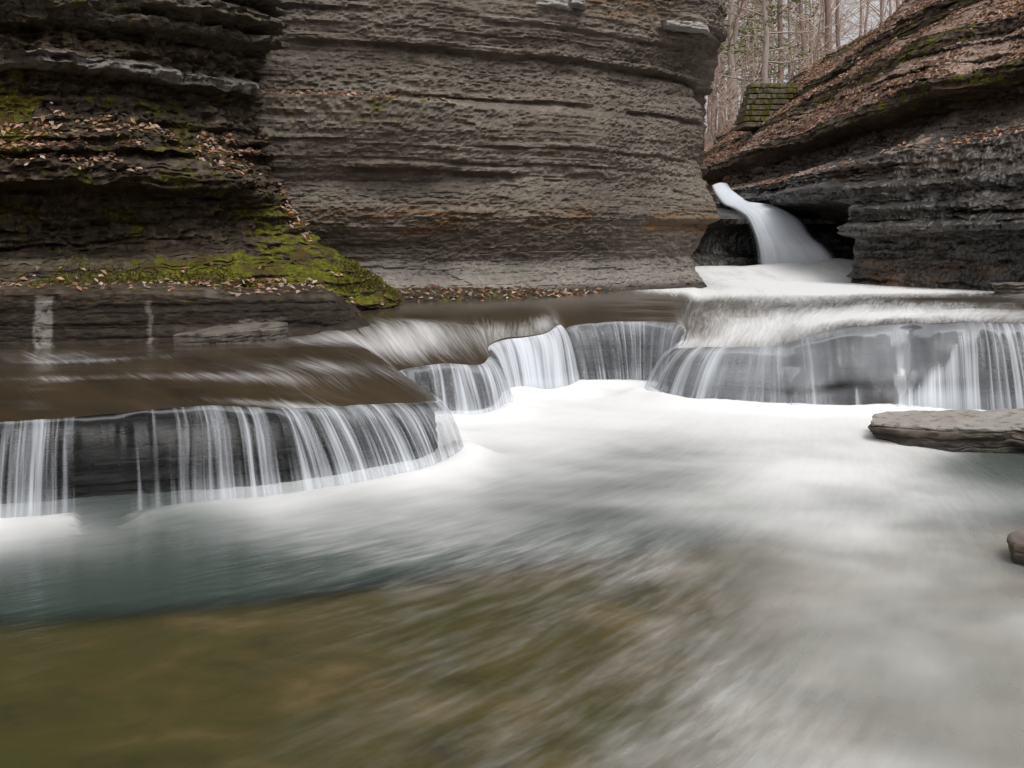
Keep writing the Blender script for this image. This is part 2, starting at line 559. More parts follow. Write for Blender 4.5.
def leaves(name, info, weight, count, size, seed, label, lift=0.012):
    """dry beech and oak leaves lying on a rock sheet"""
    r = np.random.default_rng(seed)
    w = weight * np.clip(info['up'], 0.0, 1) ** 1.0
    G = info['G']
    ar = np.linalg.norm(np.gradient(G, axis=0), axis=2) * np.linalg.norm(np.gradient(G, axis=1), axis=2)
    w = (w * ar).ravel()
    w /= w.sum()
    idx = r.choice(len(w), count, p=w)
    P = G.reshape(-1, 3)[idx] + r.normal(0, 0.012, (count, 3))
    N = info['N'].reshape(-1, 3)[idx]
    N = N + np.array([0, 0, 0.6]) + r.normal(0, 0.45, (count, 3))
    N /= np.linalg.norm(N, axis=1, keepdims=True)
    A = r.normal(0, 1, (count, 3))
    A -= (A * N).sum(1, keepdims=True) * N
    A /= np.linalg.norm(A, axis=1, keepdims=True)
    B = np.cross(N, A)
    s = size * r.uniform(0.6, 1.35, (count, 1))
    P = P + N * lift
    curl = r.uniform(-0.1, 0.5, (count, 1)) * s
    v = np.stack([P - A * s, P + B * s * 0.55 + N * curl, P + A * s * 1.0 + N * curl * 0.3, P - B * s * 0.55 + N * curl], 1)
    base = np.arange(count)[:, None] * 4
    f = np.concatenate([base + np.array([[0, 1, 2]]), base + np.array([[0, 2, 3]])], 0)
    c = LEAF_COLS[r.integers(0, len(LEAF_COLS), count)] * r.uniform(0.6, 1.15, (count, 1))
    o = new_mesh(name, v.reshape(-1, 3), f, M['leaf'], vec={'lcol': np.repeat(c, 4, 0)}, smoothed=False)
    return tag(o, label, 'leaves', kind='stuff')


def tufts(name, info, weight, count, size, seed, label):
    """short moss shoots standing up from the rock"""
    r = np.random.default_rng(seed)
    G = info['G']
    ar = np.linalg.norm(np.gradient(G, axis=0), axis=2) * np.linalg.norm(np.gradient(G, axis=1), axis=2)
    w = (weight * ar).ravel(); w /= w.sum()
    idx = r.choice(len(w), count, p=w)
    P = G.reshape(-1, 3)[idx] + r.normal(0, 0.01, (count, 3))
    N = info['N'].reshape(-1, 3)[idx] + np.array([0, 0, 0.5]) + r.normal(0, 0.5, (count, 3))
    N /= np.linalg.norm(N, axis=1, keepdims=True)
    A = np.cross(N, r.normal(0, 1, (count, 3))); A /= np.linalg.norm(A, axis=1, keepdims=True)
    s = size * r.uniform(0.5, 1.4, (count, 1))
    v = np.stack([P - A * s * 0.45 - N * s * 0.2, P + A * s * 0.45 - N * s * 0.2, P + N * s], 1)
    f = np.arange(count * 3).reshape(-1, 3)
    k = fbm(P[:, 0] * 2.5, P[:, 1] * 2.5, P[:, 2] * 2.5, seed, 3)[:, None]
    c = np.where(k > 0.12, np.array([[0.125, 0.130, 0.014]]), np.array([[0.085, 0.072, 0.014]])) * r.uniform(0.5, 1.35, (count, 1))
    o = new_mesh(name, v.reshape(-1, 3), f, M['leaf'], vec={'lcol': np.repeat(c, 3, 0)}, smoothed=False)
    return tag(o, label, 'moss', kind='stuff')


# ------------------------------------------------------------------ terrain far and wide
def build_terrain():
    xs = np.unique(np.concatenate([np.linspace(-90, -60, 10), np.linspace(-60, 70, 131), np.linspace(70, 90, 8)]))
    ys = np.unique(np.concatenate([np.linspace(-60, -40, 8), np.linspace(-40, 130, 171), np.linspace(130, 170, 12)]))
    X, Y = np.meshgrid(xs, ys, indexing='ij')
    right = np.where(Y < 30, 10.0, 6.2 + np.clip((34 - Y) / 4, 0, 1) * 3.0)
    ramp = np.clip(X - right, 0, None)
    zr = np.where(Y < 31, 2.0, 3.9) + 0.42 * ramp + 0.035 * np.clip(Y - 34, 0, 70)
    zr = np.minimum(zr, 10 + 0.02 * np.clip(Y, 0, 200))
    zl = 7.0 + 0.1 * np.clip(-X, 0, 40)
    far = smooth(30, 34, Y)
    low = np.where(Y > 26, 2.2, -2.0)
    Z = np.where(X > right - 0.01, zr, low)
    Z = np.where((Y > 33) & (X <= right), 3.6 + 0.02 * (Y - 33), Z)
    lm = X < -9 + np.clip(Y - 13, 0, 14) * 0.75
    Z = np.where(lm, np.where(Y > 16.5, 3.0, zl), Z)  # hidden ground dropped here so more light reaches the upper chute
    Z = np.where((Y > 33) & (X < 2), 5 + 0.3 * (2 - X).clip(0, 20), Z)
    Z = Z + 0.35 * fbm(X * 0.25, Y * 0.25, 0, 3, 4) * (Z > 0)
    o = new_mesh('terrain', np.stack([X, Y, Z], -1).reshape(-1, 3), grid_faces(len(xs), len(ys)), M['litter_ground'])
    tag(o, 'leaf covered forest ground sloping up beyond the gorge', 'ground', kind='structure')
    xs_, ys_ = xs, ys

    def height(x, y):
        i = np.searchsorted(xs_, x) - 1; j = np.searchsorted(ys_, y) - 1
        fx = (x - xs_[i]) / (xs_[i + 1] - xs_[i]); fy = (y - ys_[j]) / (ys_[j + 1] - ys_[j])
        return (Z[i, j] * (1 - fx) * (1 - fy) + Z[i + 1, j] * fx * (1 - fy) + Z[i, j + 1] * (1 - fx) * fy + Z[i + 1, j + 1] * fx * fy)
    return height


ground_z = build_terrain()


# ------------------------------------------------------------------ the big cliff in the middle
LAY = [(0.55, 1.6, 0.06, 0.10), (0.17, 0.7, 0.022, 0.30), (0.055, 0.35, 0.022, 0.5)]
BEDS = [(1.78, .04, .04), (2.30, .05, .06), (2.62, .03, .04), (3.24, .04, .05), (3.86, .05, .10), (4.25, .04, .05), (4.6, .08, .08)]
main_path = [(-6.5, 11.2), (-4.4, 11.5), (-2.85, 11.9), (-1.5, 12.3), (0.5, 13.3), (1.9, 14.4), (2.75, 15.05), (2.98, 15.5), (3.05, 16.6), (3.1, 18), (3.3, 22), (3.6, 33)]
prof_r = [(.30, .35), (.12, .72), (-.05, .95), (-.16, 1.18), (-.03, 1.40), (.06, 1.66), (.24, 1.74), (.20, 1.95), (.02, 2.30), (-.10, 2.65),
          (-.03, 3.05), (-.04, 3.20), (-.05, 3.45), (-.22, 3.62), (-.22, 4.05), (.04, 4.32), (.26, 4.46), (.34, 4.95), (.2, 5.5), (-.2, 7.2), (-2.5, 8.2)]
prof_l = [(.30, .35), (.10, .72), (-.15, .95), (-.30, 1.15), (-.25, 1.34), (.02, 1.60), (.10, 1.74), (.08, 1.95), (.05, 2.15), (.30, 2.42),
          (.44, 2.80), (.46, 3.12), (-.05, 3.20), (-.08, 3.45), (-.10, 3.75), (.0, 4.0), (.02, 4.3), (.1, 4.9), (.1, 5.5), (-.2, 7.2), (-2.5, 8.2)]
prof_m = [(.30, .35), (.10, .72), (-.10, .95), (-.22, 1.15), (-.10, 1.36), (.04, 1.62), (.12, 1.74), (.10, 1.95), (.0, 2.2), (.02, 2.5),
          (.06, 2.85), (.03, 3.10), (-.05, 3.25), (-.08, 3.45), (-.10, 3.75), (.0, 4.1), (.06, 4.35), (.16, 4.9), (.1, 5.5), (-.2, 7.2), (-2.5, 8.2)]

prof_low = [(o_, z_ if z_ < 1.9 else 1.9 + (z_ - 1.9) * .28) for o_, z_ in prof_r]  # hidden wall behind the corner, cut low to let light onto the chute


def main_masks(i):
    G, z, up = i['G'], i['z'], i['up']
    n = fbm(i['S'] * 0.9, z * 1.5, 0, 5, 3)
    moss = 0.34 * smooth(2.3, 2.9, z) * smooth(3.3, 3.0, z) * smooth(-0.6, -1.2, G[..., 0]) + 0.28 * smooth(0.3, 0.9, up) * (n > 0)
    wet = 0.5 * smooth(1.5, 0.7, z)
    stain = 0.85 * smooth(1.45, 1.6, z) * smooth(2.0, 1.75, z) * smooth(-0.2, 0.4, n + 0.35 * (G[..., 0] > 1.5)) + 0.5 * smooth(4.2, 4.7, z) * smooth(-.1, .4, n)
    pale = 0.45 * smooth(1.30, 1.1, z) * smooth(.72, .85, z)
    return {'moss': moss, 'wet': wet, 'stain': stain, 'pale': pale * 0.6, 'wetline': smooth(.84, .74, z + .05 * n)}


cliff_main, info_main = rock_sheet('cliff_wall', M['shale'], main_path, [(0, prof_l), (3.0, prof_l), (3.9, prof_m), (5, prof_m), (6, prof_r), (7.4, prof_r), (8.6, prof_low), (11, prof_low)],
                                   950, 470, LAY, rough=0.030, zamp=0.015, seed=11, masks=main_masks, beds=BEDS, chunk=0.012)
tag(cliff_main, 'tall grey brown layered shale cliff across the middle of the gorge', 'cliff', kind='structure')

# pale weathered blocks near its top
for (u_, v_, y_, w_, h_) in [(553, 4, 13.35, .30, .085), (692, 27, 14.55, .30, .07), (672, 25, 14.4, .14, .06), (577, 3, 13.45, .13, .06)]:
    cx_, cy_, cz_ = at(u_, v_, y_)
    g = np.linspace(-1, 1, 26)
    A_, B_ = np.meshgrid(g, np.linspace(-1, 1, 12), indexing='ij')
    X_ = cx_ + A_ * w_ * (1 + .12 * fbm(B_ * 2, A_ * 0, u_, 4, 2)); Z_ = cz_ + B_ * h_ * (1 + .3 * fbm(A_ * 2, B_ * 0, u_, 3, 2))
    Y_ = cy_ + A_ * w_ * .5 - .16 + .30 * np.maximum(np.abs(A_) ** 6, np.abs(B_) ** 8) + .03 * fbm(A_ * 3, B_ * 3, u_, 5, 4)
    z_ = np.zeros_like(A_)
    new_mesh('pale_block', np.stack([X_, Y_, Z_], -1).reshape(-1, 3), grid_faces(26, 12), M['shale'], cliff_main, {'moss': z_, 'wet': z_, 'stain': z_, 'pale': z_ + .85, 'litter': z_}, False)

# ------------------------------------------------------------------ the mossy cliff on the left
left_path = [(-9.5, 7.6), (-7.0, 8.6), (-4.6, 9.2), (-3.6, 9.8), (-2.95, 10.6), (-2.75, 11.0), (-2.85, 11.5), (-3.4, 12.6)]
lp = [(.75, .70), (.72, 1.02), (.45, 1.10), (.15, 1.24), (-.12, 1.34), (-.25, 1.6), (-.12, 1.93), (.34, 2.00), (.36, 2.12), (.10, 2.40), (-.18, 2.62), (-.28, 2.9), (-.26, 3.06), (.02, 3.10), (.03, 3.17),
      (-.20, 3.24), (-.20, 3.5), (.02, 3.62), (.10, 3.9), (.15, 4.6), (.5, 5.6), (.2, 7.5), (-2.0, 8.0)]  # unseen upper part leans out, shaped to keep light off the wall
lp_end = [(1.50, .60), (1.45, .76), (1.28, .95), (1.02, 1.12), (.62, 1.36), (.42, 1.5), (.30, 1.66), (.20, 1.80), (.12, 1.98), (.02, 2.2), (-.10, 2.45), (-.16, 2.75), (-.12, 2.95), (-.05, 3.02), (-.06, 3.1),
          (-.16, 3.2), (-.10, 3.45), (.10, 3.6), (.06, 3.9), (.10, 4.6), (.3, 5.6), (.2, 7.5), (-2.0, 8.0)]
lp_mid = [(0.95, .62), (.92, .96), (.66, 1.08), (.40, 1.22), (.10, 1.40), (-.05, 1.6), (-.02, 1.9), (.26, 1.98), (.28, 2.08), (.06, 2.3), (-.16, 2.56), (-.24, 2.85), (-.2, 3.02), (.02, 3.06), (.02, 3.13),
          (-.20, 3.2), (-.18, 3.48), (.06, 3.6), (.12, 3.9), (.15, 4.6), (.4, 5.6), (.2, 7.5), (-2.0, 8.0)]


def left_masks(i):
    G, z, up = i['G'], i['z'], i['up']
    n = fbm(i['S'] * 0.9, z * 1.5, 0, 25, 3)
    low = smooth(1.5, 1.2, z)
    right = smooth(3.3, 4.6, i['u'])
    moss = (0.10 + 0.42 * smooth(0.0, 0.6, up)) * low * smooth(2.5, 3.3, i['u']) + 0.44 * low
    moss = np.maximum(moss, right * smooth(2.3, 1.9, z) * (0.45 + 0.4 * smooth(0.1, 0.6, up)))
    moss = np.maximum(moss, 0.60 * smooth(2.0, 2.3, z) * smooth(3.0, 2.8, z) * (1 - right))
    moss = np.maximum(moss, 0.42 * smooth(3.2, 3.0, z))
    moss = np.maximum(moss, 0.30)
    moss = moss + .42 * fbm(i['S'] * 1.6, z * 3.0, 0, 26, 4) - .06
    return {'moss': moss + 0.10 * n, 'wet': 0.6 * smooth(2.0, 1.6, z), 'pale': 0.40 * smooth(3.05, 3.09, z) * smooth(3.22, 3.17, z) + 0.12 * smooth(3.4, 3.6, z)}


LAYL = [(0.42, 1.1, 0.12, 0.3), (0.13, 0.5, 0.13, 0.5), (0.05, 0.26, 0.08, 0.6)]
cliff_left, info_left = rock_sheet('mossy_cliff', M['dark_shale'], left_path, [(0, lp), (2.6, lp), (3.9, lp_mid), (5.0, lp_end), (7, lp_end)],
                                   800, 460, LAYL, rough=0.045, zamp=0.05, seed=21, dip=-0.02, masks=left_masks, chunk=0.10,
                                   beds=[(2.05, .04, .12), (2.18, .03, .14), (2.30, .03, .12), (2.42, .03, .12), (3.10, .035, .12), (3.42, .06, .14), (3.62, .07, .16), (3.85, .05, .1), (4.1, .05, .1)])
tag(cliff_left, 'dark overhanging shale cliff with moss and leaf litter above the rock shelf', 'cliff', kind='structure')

# the flat shelf of dark rock in front of it
shelf_path = [(-9.0, 7.4), (-6.5, 8.15), (-4.5, 8.35), (-3.2, 8.55), (-2.2, 8.8), (-1.55, 9.0), (-1.25, 9.15), (-1.22, 9.35), (-1.4, 9.9), (-1.7, 10.8)]
sp0 = [(.06, .30), (.04, .62), (.02, .70), (.03, .74), (.05, 1.00), (.02, 1.035), (-.30, 1.05), (-1.2, 1.07)]
sp1 = [(.14, .30), (.14, .54), (.10, .62), (-.02, .66), (.0, .92), (-.06, .96), (-.42, .99), (-1.1, 1.0)]
sp2 = [(.06, .30), (.03, .58), (-.10, .68), (-.16, .73), (-.20, .78), (-.28, .82), (-.5, .86), (-.9, .9)]


def shelf_masks(i):
    u = i['G'][..., 0] / i['G'][..., 1] * F + 512
    z = i['z']
    u = u + 5 * fbm(z * 9, i['S'] * 2, 0, 45, 3)
    pale = 0.55 * smooth(34, 37, u) * smooth(55, 52, u) * smooth(1.0, .97, z) + 0.30 * smooth(146, 148, u) * smooth(153, 151, u) * smooth(.95, .9, z)
    n = fbm(i['S'] * 1.5, z * 3, 0, 44, 3)
    pale += 0.38 * smooth(170, 190, u) * smooth(300, 260, u) * smooth(-.1, .15, n)
    return {'moss': 0.20 + 0.15 * (z > 0.9), 'wet': 0.55 + 0 * z, 'pale': pale, 'wetline': .75 * smooth(.98, .90, z) * (pale < .1)}


shelf, info_shelf = rock_sheet('rock_shelf', M['dark_shale'], shelf_path, [(0, sp0), (3.0, sp0), (3.9, sp1), (4.8, sp1), (5.6, sp2), (9, sp2)], 620, 130,
                               [(0.30, 1.8, 0.05, 0.3), (0.12, 1.4, 0.008, 0.6)], rough=0.010, zamp=0.012, seed=31, masks=shelf_masks, bend=0.03, seedwarp=0.03)
tag(shelf, 'low dark flat topped rock shelf along the stream under the mossy cliff', 'rock shelf', kind='structure')

# ------------------------------------------------------------------ the stepped cliff on the right
right_path = [(6.2, 40), (5.95, 32), (5.8, 24), (5.75, 19), (5.68, 16.4), (5.9, 15.5), (6.5, 14.6), (7.05, 13.8), (8.2, 11.5), (9.5, 5), (10, -6)]
rp = [(.25, .2), (.25, .72), (.10, 1.05), (.05, 1.40), (.36, 1.54), (.36, 1.64), (.14, 1.70), (.12, 1.92), (-.08, 1.98), (-.10, 2.28), (-.34, 2.36), (-.44, 2.80), (-.90, 3.00), (-1.35, 3.20), (-1.55, 3.48),
      (-1.50, 3.66), (-1.12, 3.80), (-1.16, 4.02), (-1.75, 4.65), (-1.85, 4.95), (-2.5, 5.55), (-2.6, 5.95), (-3.9, 7.2), (-4.1, 7.7), (-9, 10.5)]
rp4 = [(.25, .2), (.25, .72), (.10, 1.05), (.05, 1.44), (.36, 1.58), (.36, 1.70), (.14, 1.77), (.12, 2.05), (-.08, 2.12), (-.10, 2.46), (-.34, 2.55), (-.48, 3.04), (-.95, 3.26), (-1.35, 3.48), (-1.55, 3.76),
       (-1.50, 3.96), (-1.10, 4.10), (-1.15, 4.32), (-1.75, 4.95), (-1.85, 5.25), (-2.5, 5.9), (-2.6, 6.3), (-3.9, 7.5), (-4.1, 8.0), (-9, 10.8)]
rp_alc = [(-1.6, .2), (-1.6, .72), (-1.6, 1.0), (-1.5, 1.3), (-1.2, 1.45), (-1.2, 1.55), (-1.15, 1.75), (-.7, 2.0), (.25, 2.14), (.36, 2.34), (.16, 2.42), (.10, 2.66), (-.30, 2.80), (-.85, 2.98), (-1.2, 3.26),
          (-1.1, 3.46), (-.55, 3.58), (-.60, 3.80), (-1.1, 4.5), (-1.3, 4.9), (-1.9, 5.4), (-2.1, 5.85), (-3.2, 7.0), (-3.5, 7.4), (-9, 10.2)]
rp_far = [(-.6, .2), (-.6, .72), (-.6, 1.0), (-.6, 1.3), (-.6, 1.45), (-.6, 1.55), (-.5, 1.7), (-.4, 1.95), (.20, 2.10), (.34, 2.32), (.26, 2.40), (.20, 2.66), (-.25, 2.78), (-.65, 2.90), (-.85, 3.1),
          (-.7, 3.28), (-.15, 3.44), (-.20, 3.62), (-.7, 4.15), (-.95, 4.5), (-1.7, 5.0), (-1.9, 5.4), (-3.2, 6.4), (-3.7, 6.9), (-9, 9.6)]


def right_masks(i):
    G, z, up = i['G'], i['z'], i['up']
    n = fbm(i['S'] * 0.8, z * 1.5, 0, 55, 3)
    hi = smooth(3.3, 3.7, z)
    moss = 0.22 + 0.22 * hi + 0.1 * n
    wet = 1.0 - 0.85 * smooth(3.2, 3.5, z)
    stain = 0.6 * smooth(1.2, .9, z) * smooth(-.1, .3, n) + .25 * smooth(2.2, 2.6, z)
    tread = np.isin(i['seg'], [11, 12, 17, 19, 21, 23]) * 1.0
    lit = tread * (0.42 + .25 * (z > 3.5) + .35 * n) * smooth(0.0, 0.35, up) + .25 * (i['seg'] >= 17)
    return {'moss': moss * (1 - .5 * tread), 'wet': wet, 'stain': stain, 'litter': lit}


LAYR = [(0.36, 1.5, 0.10, 0.4), (0.13, 1.1, 0.11, 0.4), (0.05, 0.6, 0.06, 0.5)]
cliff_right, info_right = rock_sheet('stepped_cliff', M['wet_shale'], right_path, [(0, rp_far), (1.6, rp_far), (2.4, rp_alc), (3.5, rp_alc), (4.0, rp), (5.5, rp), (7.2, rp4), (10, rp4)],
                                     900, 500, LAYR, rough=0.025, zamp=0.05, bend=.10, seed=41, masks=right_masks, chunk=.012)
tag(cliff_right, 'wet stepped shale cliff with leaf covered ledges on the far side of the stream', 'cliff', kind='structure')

# rock face the upper waterfall drops over
bw, info_bw = rock_sheet('waterfall_rock_face', M['wet_shale'], [(2.2, 20.2), (3.6, 21.0), (4.6, 21.7), (5.6, 22.0), (6.8, 22.0), (9.0, 21.2)],
                         [(0, [(.3, 0), (.1, .8), (-.3, 1.2), (-.2, 1.6), (.2, 1.75), (.2, 1.85), (-.2, 1.95), (-4, 2.2), (-14, 2.4)])], 160, 150, LAYR, rough=0.03, seed=47,
                         masks=lambda i: {'wet': 1 + 0 * i['z'], 'moss': 0.25 * smooth(1.7, 2.0, i['z'])})
tag(bw, 'black wet rock face behind the upper waterfall', 'rock face', kind='structure')

# ------------------------------------------------------------------ lower pool and its bed
def build_pool():
    xs = np.linspace(-9, 11, 420); ys = np.concatenate([np.linspace(-14, 1.0, 40)[:-1], np.linspace(1.0, 11, 320)])
    X, Y = np.meshgrid(xs, ys, indexing='ij')
    # bed: a shallow shelf near the viewer, a drop to deep water beyond its edge
    edge = np.interp(X, [-9, -2, -0.87, 0.13, 1.0, 2.2, 11], [4.1, 4.48, 4.72, 5.2, 5.5, 5.8, 6.1]) + 0.06 * fbm(X * 1.2, X * 0, 0, 61, 3)
    dep = smooth(0.0, 1.1, Y - edge)
    zb = -0.045 - 0.8 * dep + 0.015 * fbm(X * 1.5, Y * 1.5, 0, 62, 4)
    o = new_mesh('stream_bed', np.stack([X, Y, zb], -1).reshape(-1, 3), grid_faces(len(xs), len(ys)), M['bed'])
    tag(o, 'olive brown rock bed seen through the shallow water in front', 'stream bed', kind='structure')

    # foam where the falls land, plus sky reflection painted white in the right foreground
    v = VH + HC * F / np.maximum(Y, 0.6); u = 512 + X / np.maximum(Y, 0.6) * F   # only for readable landmarks of the plan map below

    # how white the water is at places found in the photograph, spread over the plan of the pool
    pts = [(555, 402, 1.1), (480, 425, 1.0), (640, 405, 1.1), (560, 435, 1.05), (470, 460, .9), (560, 470, .72), (400, 493, .85), (310, 508, .75), (240, 515, .50), (160, 525, .08), (100, 508, .0),
           (55, 522, .80), (-60, 535, .85), (110, 535, .42), (60, 560, .04), (180, 560, -.03), (200, 590, -.04), (620, 478, .50), (690, 462, .62), (800, 432, 1.1), (720, 425, 1.1), (800, 470, .95), (870, 440, 1.0), (880, 490, .72), (960, 500, .50),
           (1010, 468, .12), (1080, 480, .2), (1020, 530, .42), (350, 530, .38), (430, 520, .62), (500, 540, .34), (580, 540, .38), (560, 580, .05), (430, 560, .08), (300, 575, .02), (100, 600, .0), (700, 515, .78), (660, 545, .28),
           (720, 560, .33), (650, 610, .05), (700, 610, .14), (740, 620, .32), (820, 590, .55), (930, 600, .50), (900, 660, .50), (780, 700, .52), (1000, 700, .44), (600, 690, .02), (690, 680, .15), (750, 690, .36), (640, 760, .2), (480, 640, .05), (400, 700, .02),  # right foreground values paint the reflected sky as whiteness
           (200, 690, -.02), (0, 660, -.02), (540, 760, .10), (700, 760, .34), (850, 760, .50), (1000, 580, .48), (300, 640, -.02), (120, 760, -.03), (1150, 650, .4)]
    A0, B0 = X / np.maximum(Y, .6), np.log(np.maximum(Y, .6))
    num = 0; den = 1e-9
    for (pu, pv, pf) in pts:
        px, py, _ = atz(pu, pv)
        wgt = np.exp(-(((A0 - px / py) / .072) ** 2 + ((B0 - math.log(py)) / .10) ** 2)) + 1e-4 / (((A0 - px / py) / .072) ** 2 + ((B0 - math.log(py)) / .1) ** 2 + 1)
        num = num + wgt * pf; den = den + wgt
    foam = num / den
    turb = fbm(X * 1.3 + .6 * fbm(X * .8, Y * .8, 0, 67, 2), Y * 1.6, 0, 68, 4)
    foam = foam + 0.30 * turb * smooth(0.12, 0.5, foam)
    foam = np.where(Y < 1.6, .3 * smooth(0, 1, X), foam)
    foam = np.clip(foam, 0, 1.25)
    sx, sy = 2.6, 9.6
    wx = 0.10 * (vnoise(X * .7, Y * .7, 0, 64) - .5)
    ang = np.arctan2(X + wx - sx, sy + 1.0 - Y); rad = np.hypot(X - sx, Y - sy)
    wisp = smooth(5.4, 4.6, Y) * smooth(1.3, 0.5, X) * smooth(-1.4, .2, X + .3 * (Y - 3))
    streak = 0.12 + 1.15 * wisp + .14 * smooth(4.2, 5.2, Y)
    ang = ang + .05 * (rad - 3)
    foam = foam + .09 * wisp
    Fd, fu = catmull([(a_, b_, 0.0) for a_, b_ in FOOT], 260)
    best = np.full(X.shape, 9.0); bu = np.zeros(X.shape)
    for (fx, fy, _), k in zip(Fd, fu):
        dd = np.hypot(X - fx, Y - fy + .06)
        mm = dd < best
        best[mm] = dd[mm]; bu[mm] = k
    spray = np.exp(-(best / .15) ** 2) * smooth(.0, .55, np.interp(bu, *DU) + .3 * face_w(bu) + .25 * (vnoise(X * 2, Y * 2, 0, 71) - .5))
    foam = np.clip(foam + (.20 + .5 * vnoise(X * 4, Y * 4, 0, 70)) * spray * (X < 6) * (.45 + .55 * smooth(5.8, 7.5, Y)), 0, 1.25)
    Z = 0.02 * np.clip(foam, 0, 1) * fbm(X * 1.8, Y * 1.8, 0, 66, 3) + 0.05 * smooth(0.55, 1.1, foam) * smooth(5, 7.5, Y) + .07 * spray * (.7 + .8 * vnoise(X * 3, Y * 3, 0, 69))
    o = new_mesh('pool_water', np.stack([X, Y, Z], -1).reshape(-1, 3), grid_faces(len(xs), len(ys)), M['pool'],
                 attrs={'foam': foam, 'murk': np.clip(0.05 + 0.95 * smooth(-0.70, -0.44, Y - edge + .05 * fbm(X * 2, Y * 2, 0, 63, 3)), 0, 1), 'streak': streak}, vec={'fuv': np.stack([ang, rad, 0 * X], -1).reshape(-1, 3)})
    tag(o, 'pool of silky green and white water below the rock steps', 'pool', kind='structure')



# ------------------------------------------------------------------ upper stream, the rock step and the falls
# lip of the step (L), foot of the fall (B) and where the water comes from (U), point for point
LIP = [(-4.6, 5.15, .50), (-2.75, 5.35, .50), (-2.2, 5.6, .50), (-1.75, 5.8, .50), (-1.3, 6.0, .47), (-.80, 6.45, .42), (-.52, 6.9, .36), (-.72, 7.45, .38), (-.90, 8.0, .42), (-.6, 8.2, .44), (-.28, 8.25, .42), (-.2, 8.6, .45),
       (-.2, 9.0, .51), (0.0, 9.3, .54), (.40, 9.4, .56), (.52, 9.85, .58), (.62, 10.0, .60), (1.1, 10.1, .63), (1.66, 9.9, .61), (1.62, 9.4, .52), (1.52, 9.1, .47), (1.85, 8.85, .51), (2.35, 8.8, .53), (2.62, 8.75, .60), (2.95, 8.7, .70),
       (3.8, 8.65, .74), (4.4, 8.6, .74), (6.5, 8.3, .76), (9.5, 8.0, .76)]
FOOT = [(-4.4, 4.95), (-2.67, 5.12), (-2.08, 5.32), (-1.55, 5.50), (-1.02, 5.76), (-.50, 6.18), (-.28, 6.55), (-.46, 7.2), (-.70, 7.7), (-.5, 7.86), (-.12, 7.92), (.04, 8.4),
        (.0, 8.85), (.12, 9.08), (.55, 9.15), (.70, 9.6), (.80, 9.7), (1.15, 9.72), (1.42, 9.5), (1.25, 9.25), (1.15, 9.0), (1.5, 8.5), (2.2, 8.3), (2.55, 8.25), (2.85, 8.2),
        (3.65, 8.12), (4.25, 8.05), (6.3, 7.8), (9.4, 7.5)]
UP = [(-8.0, 8.8, .56), (-5.4, 9.0, .54), (-4.8, 9.1, .54), (-4.2, 9.2, .55), (-3.6, 9.3, .57), (-2.9, 9.6, .60), (-2.5, 9.9, .62), (-2.5, 10.4, .66), (-2.6, 11.4, .70), (-2.2, 12.4, .72), (-1.7, 12.9, .72), (-1.1, 13.2, .72),
      (-.5, 13.4, .72), (-.1, 13.8, .72), (.2, 14.2, .72), (.5, 14.5, .72), (.9, 14.8, .72), (1.4, 15.2, .72), (2.1, 16.0, .72), (2.9, 17.0, .72), (4.6, 22.5, .72), (5.4, 22.5, .72), (6.4, 22.5, .72), (7.6, 22, .72), (7.8, 20, .72),
      (7.8, 17, .72), (8.6, 15.2, .72), (9.5, 12, .74), (11, 9.5, .76)]
NS = 1400
Lc, lu = catmull(LIP, NS)
Fc, _ = catmull([(a, b, 0.0) for a, b in FOOT], NS)
Uc, _ = catmull(UP, NS)
Ls = np.concatenate([[0], np.cumsum(np.linalg.norm(np.diff(Lc[:, :2], axis=0), axis=1))])
# a fine ripple along the lip so it is not a drawn line
Lc[:, 2] += 0.018 * fbm(Ls * 2.2, 0, 0, 71, 3)
Lc[:, 1] += 0.05 * fbm(Ls * 1.4, 0, 0, 72, 3)
Lc[:, 2] += 0.075 * np.exp(-((lu - 14.15) / .35) ** 2)       # the plume at the end of the middle fall


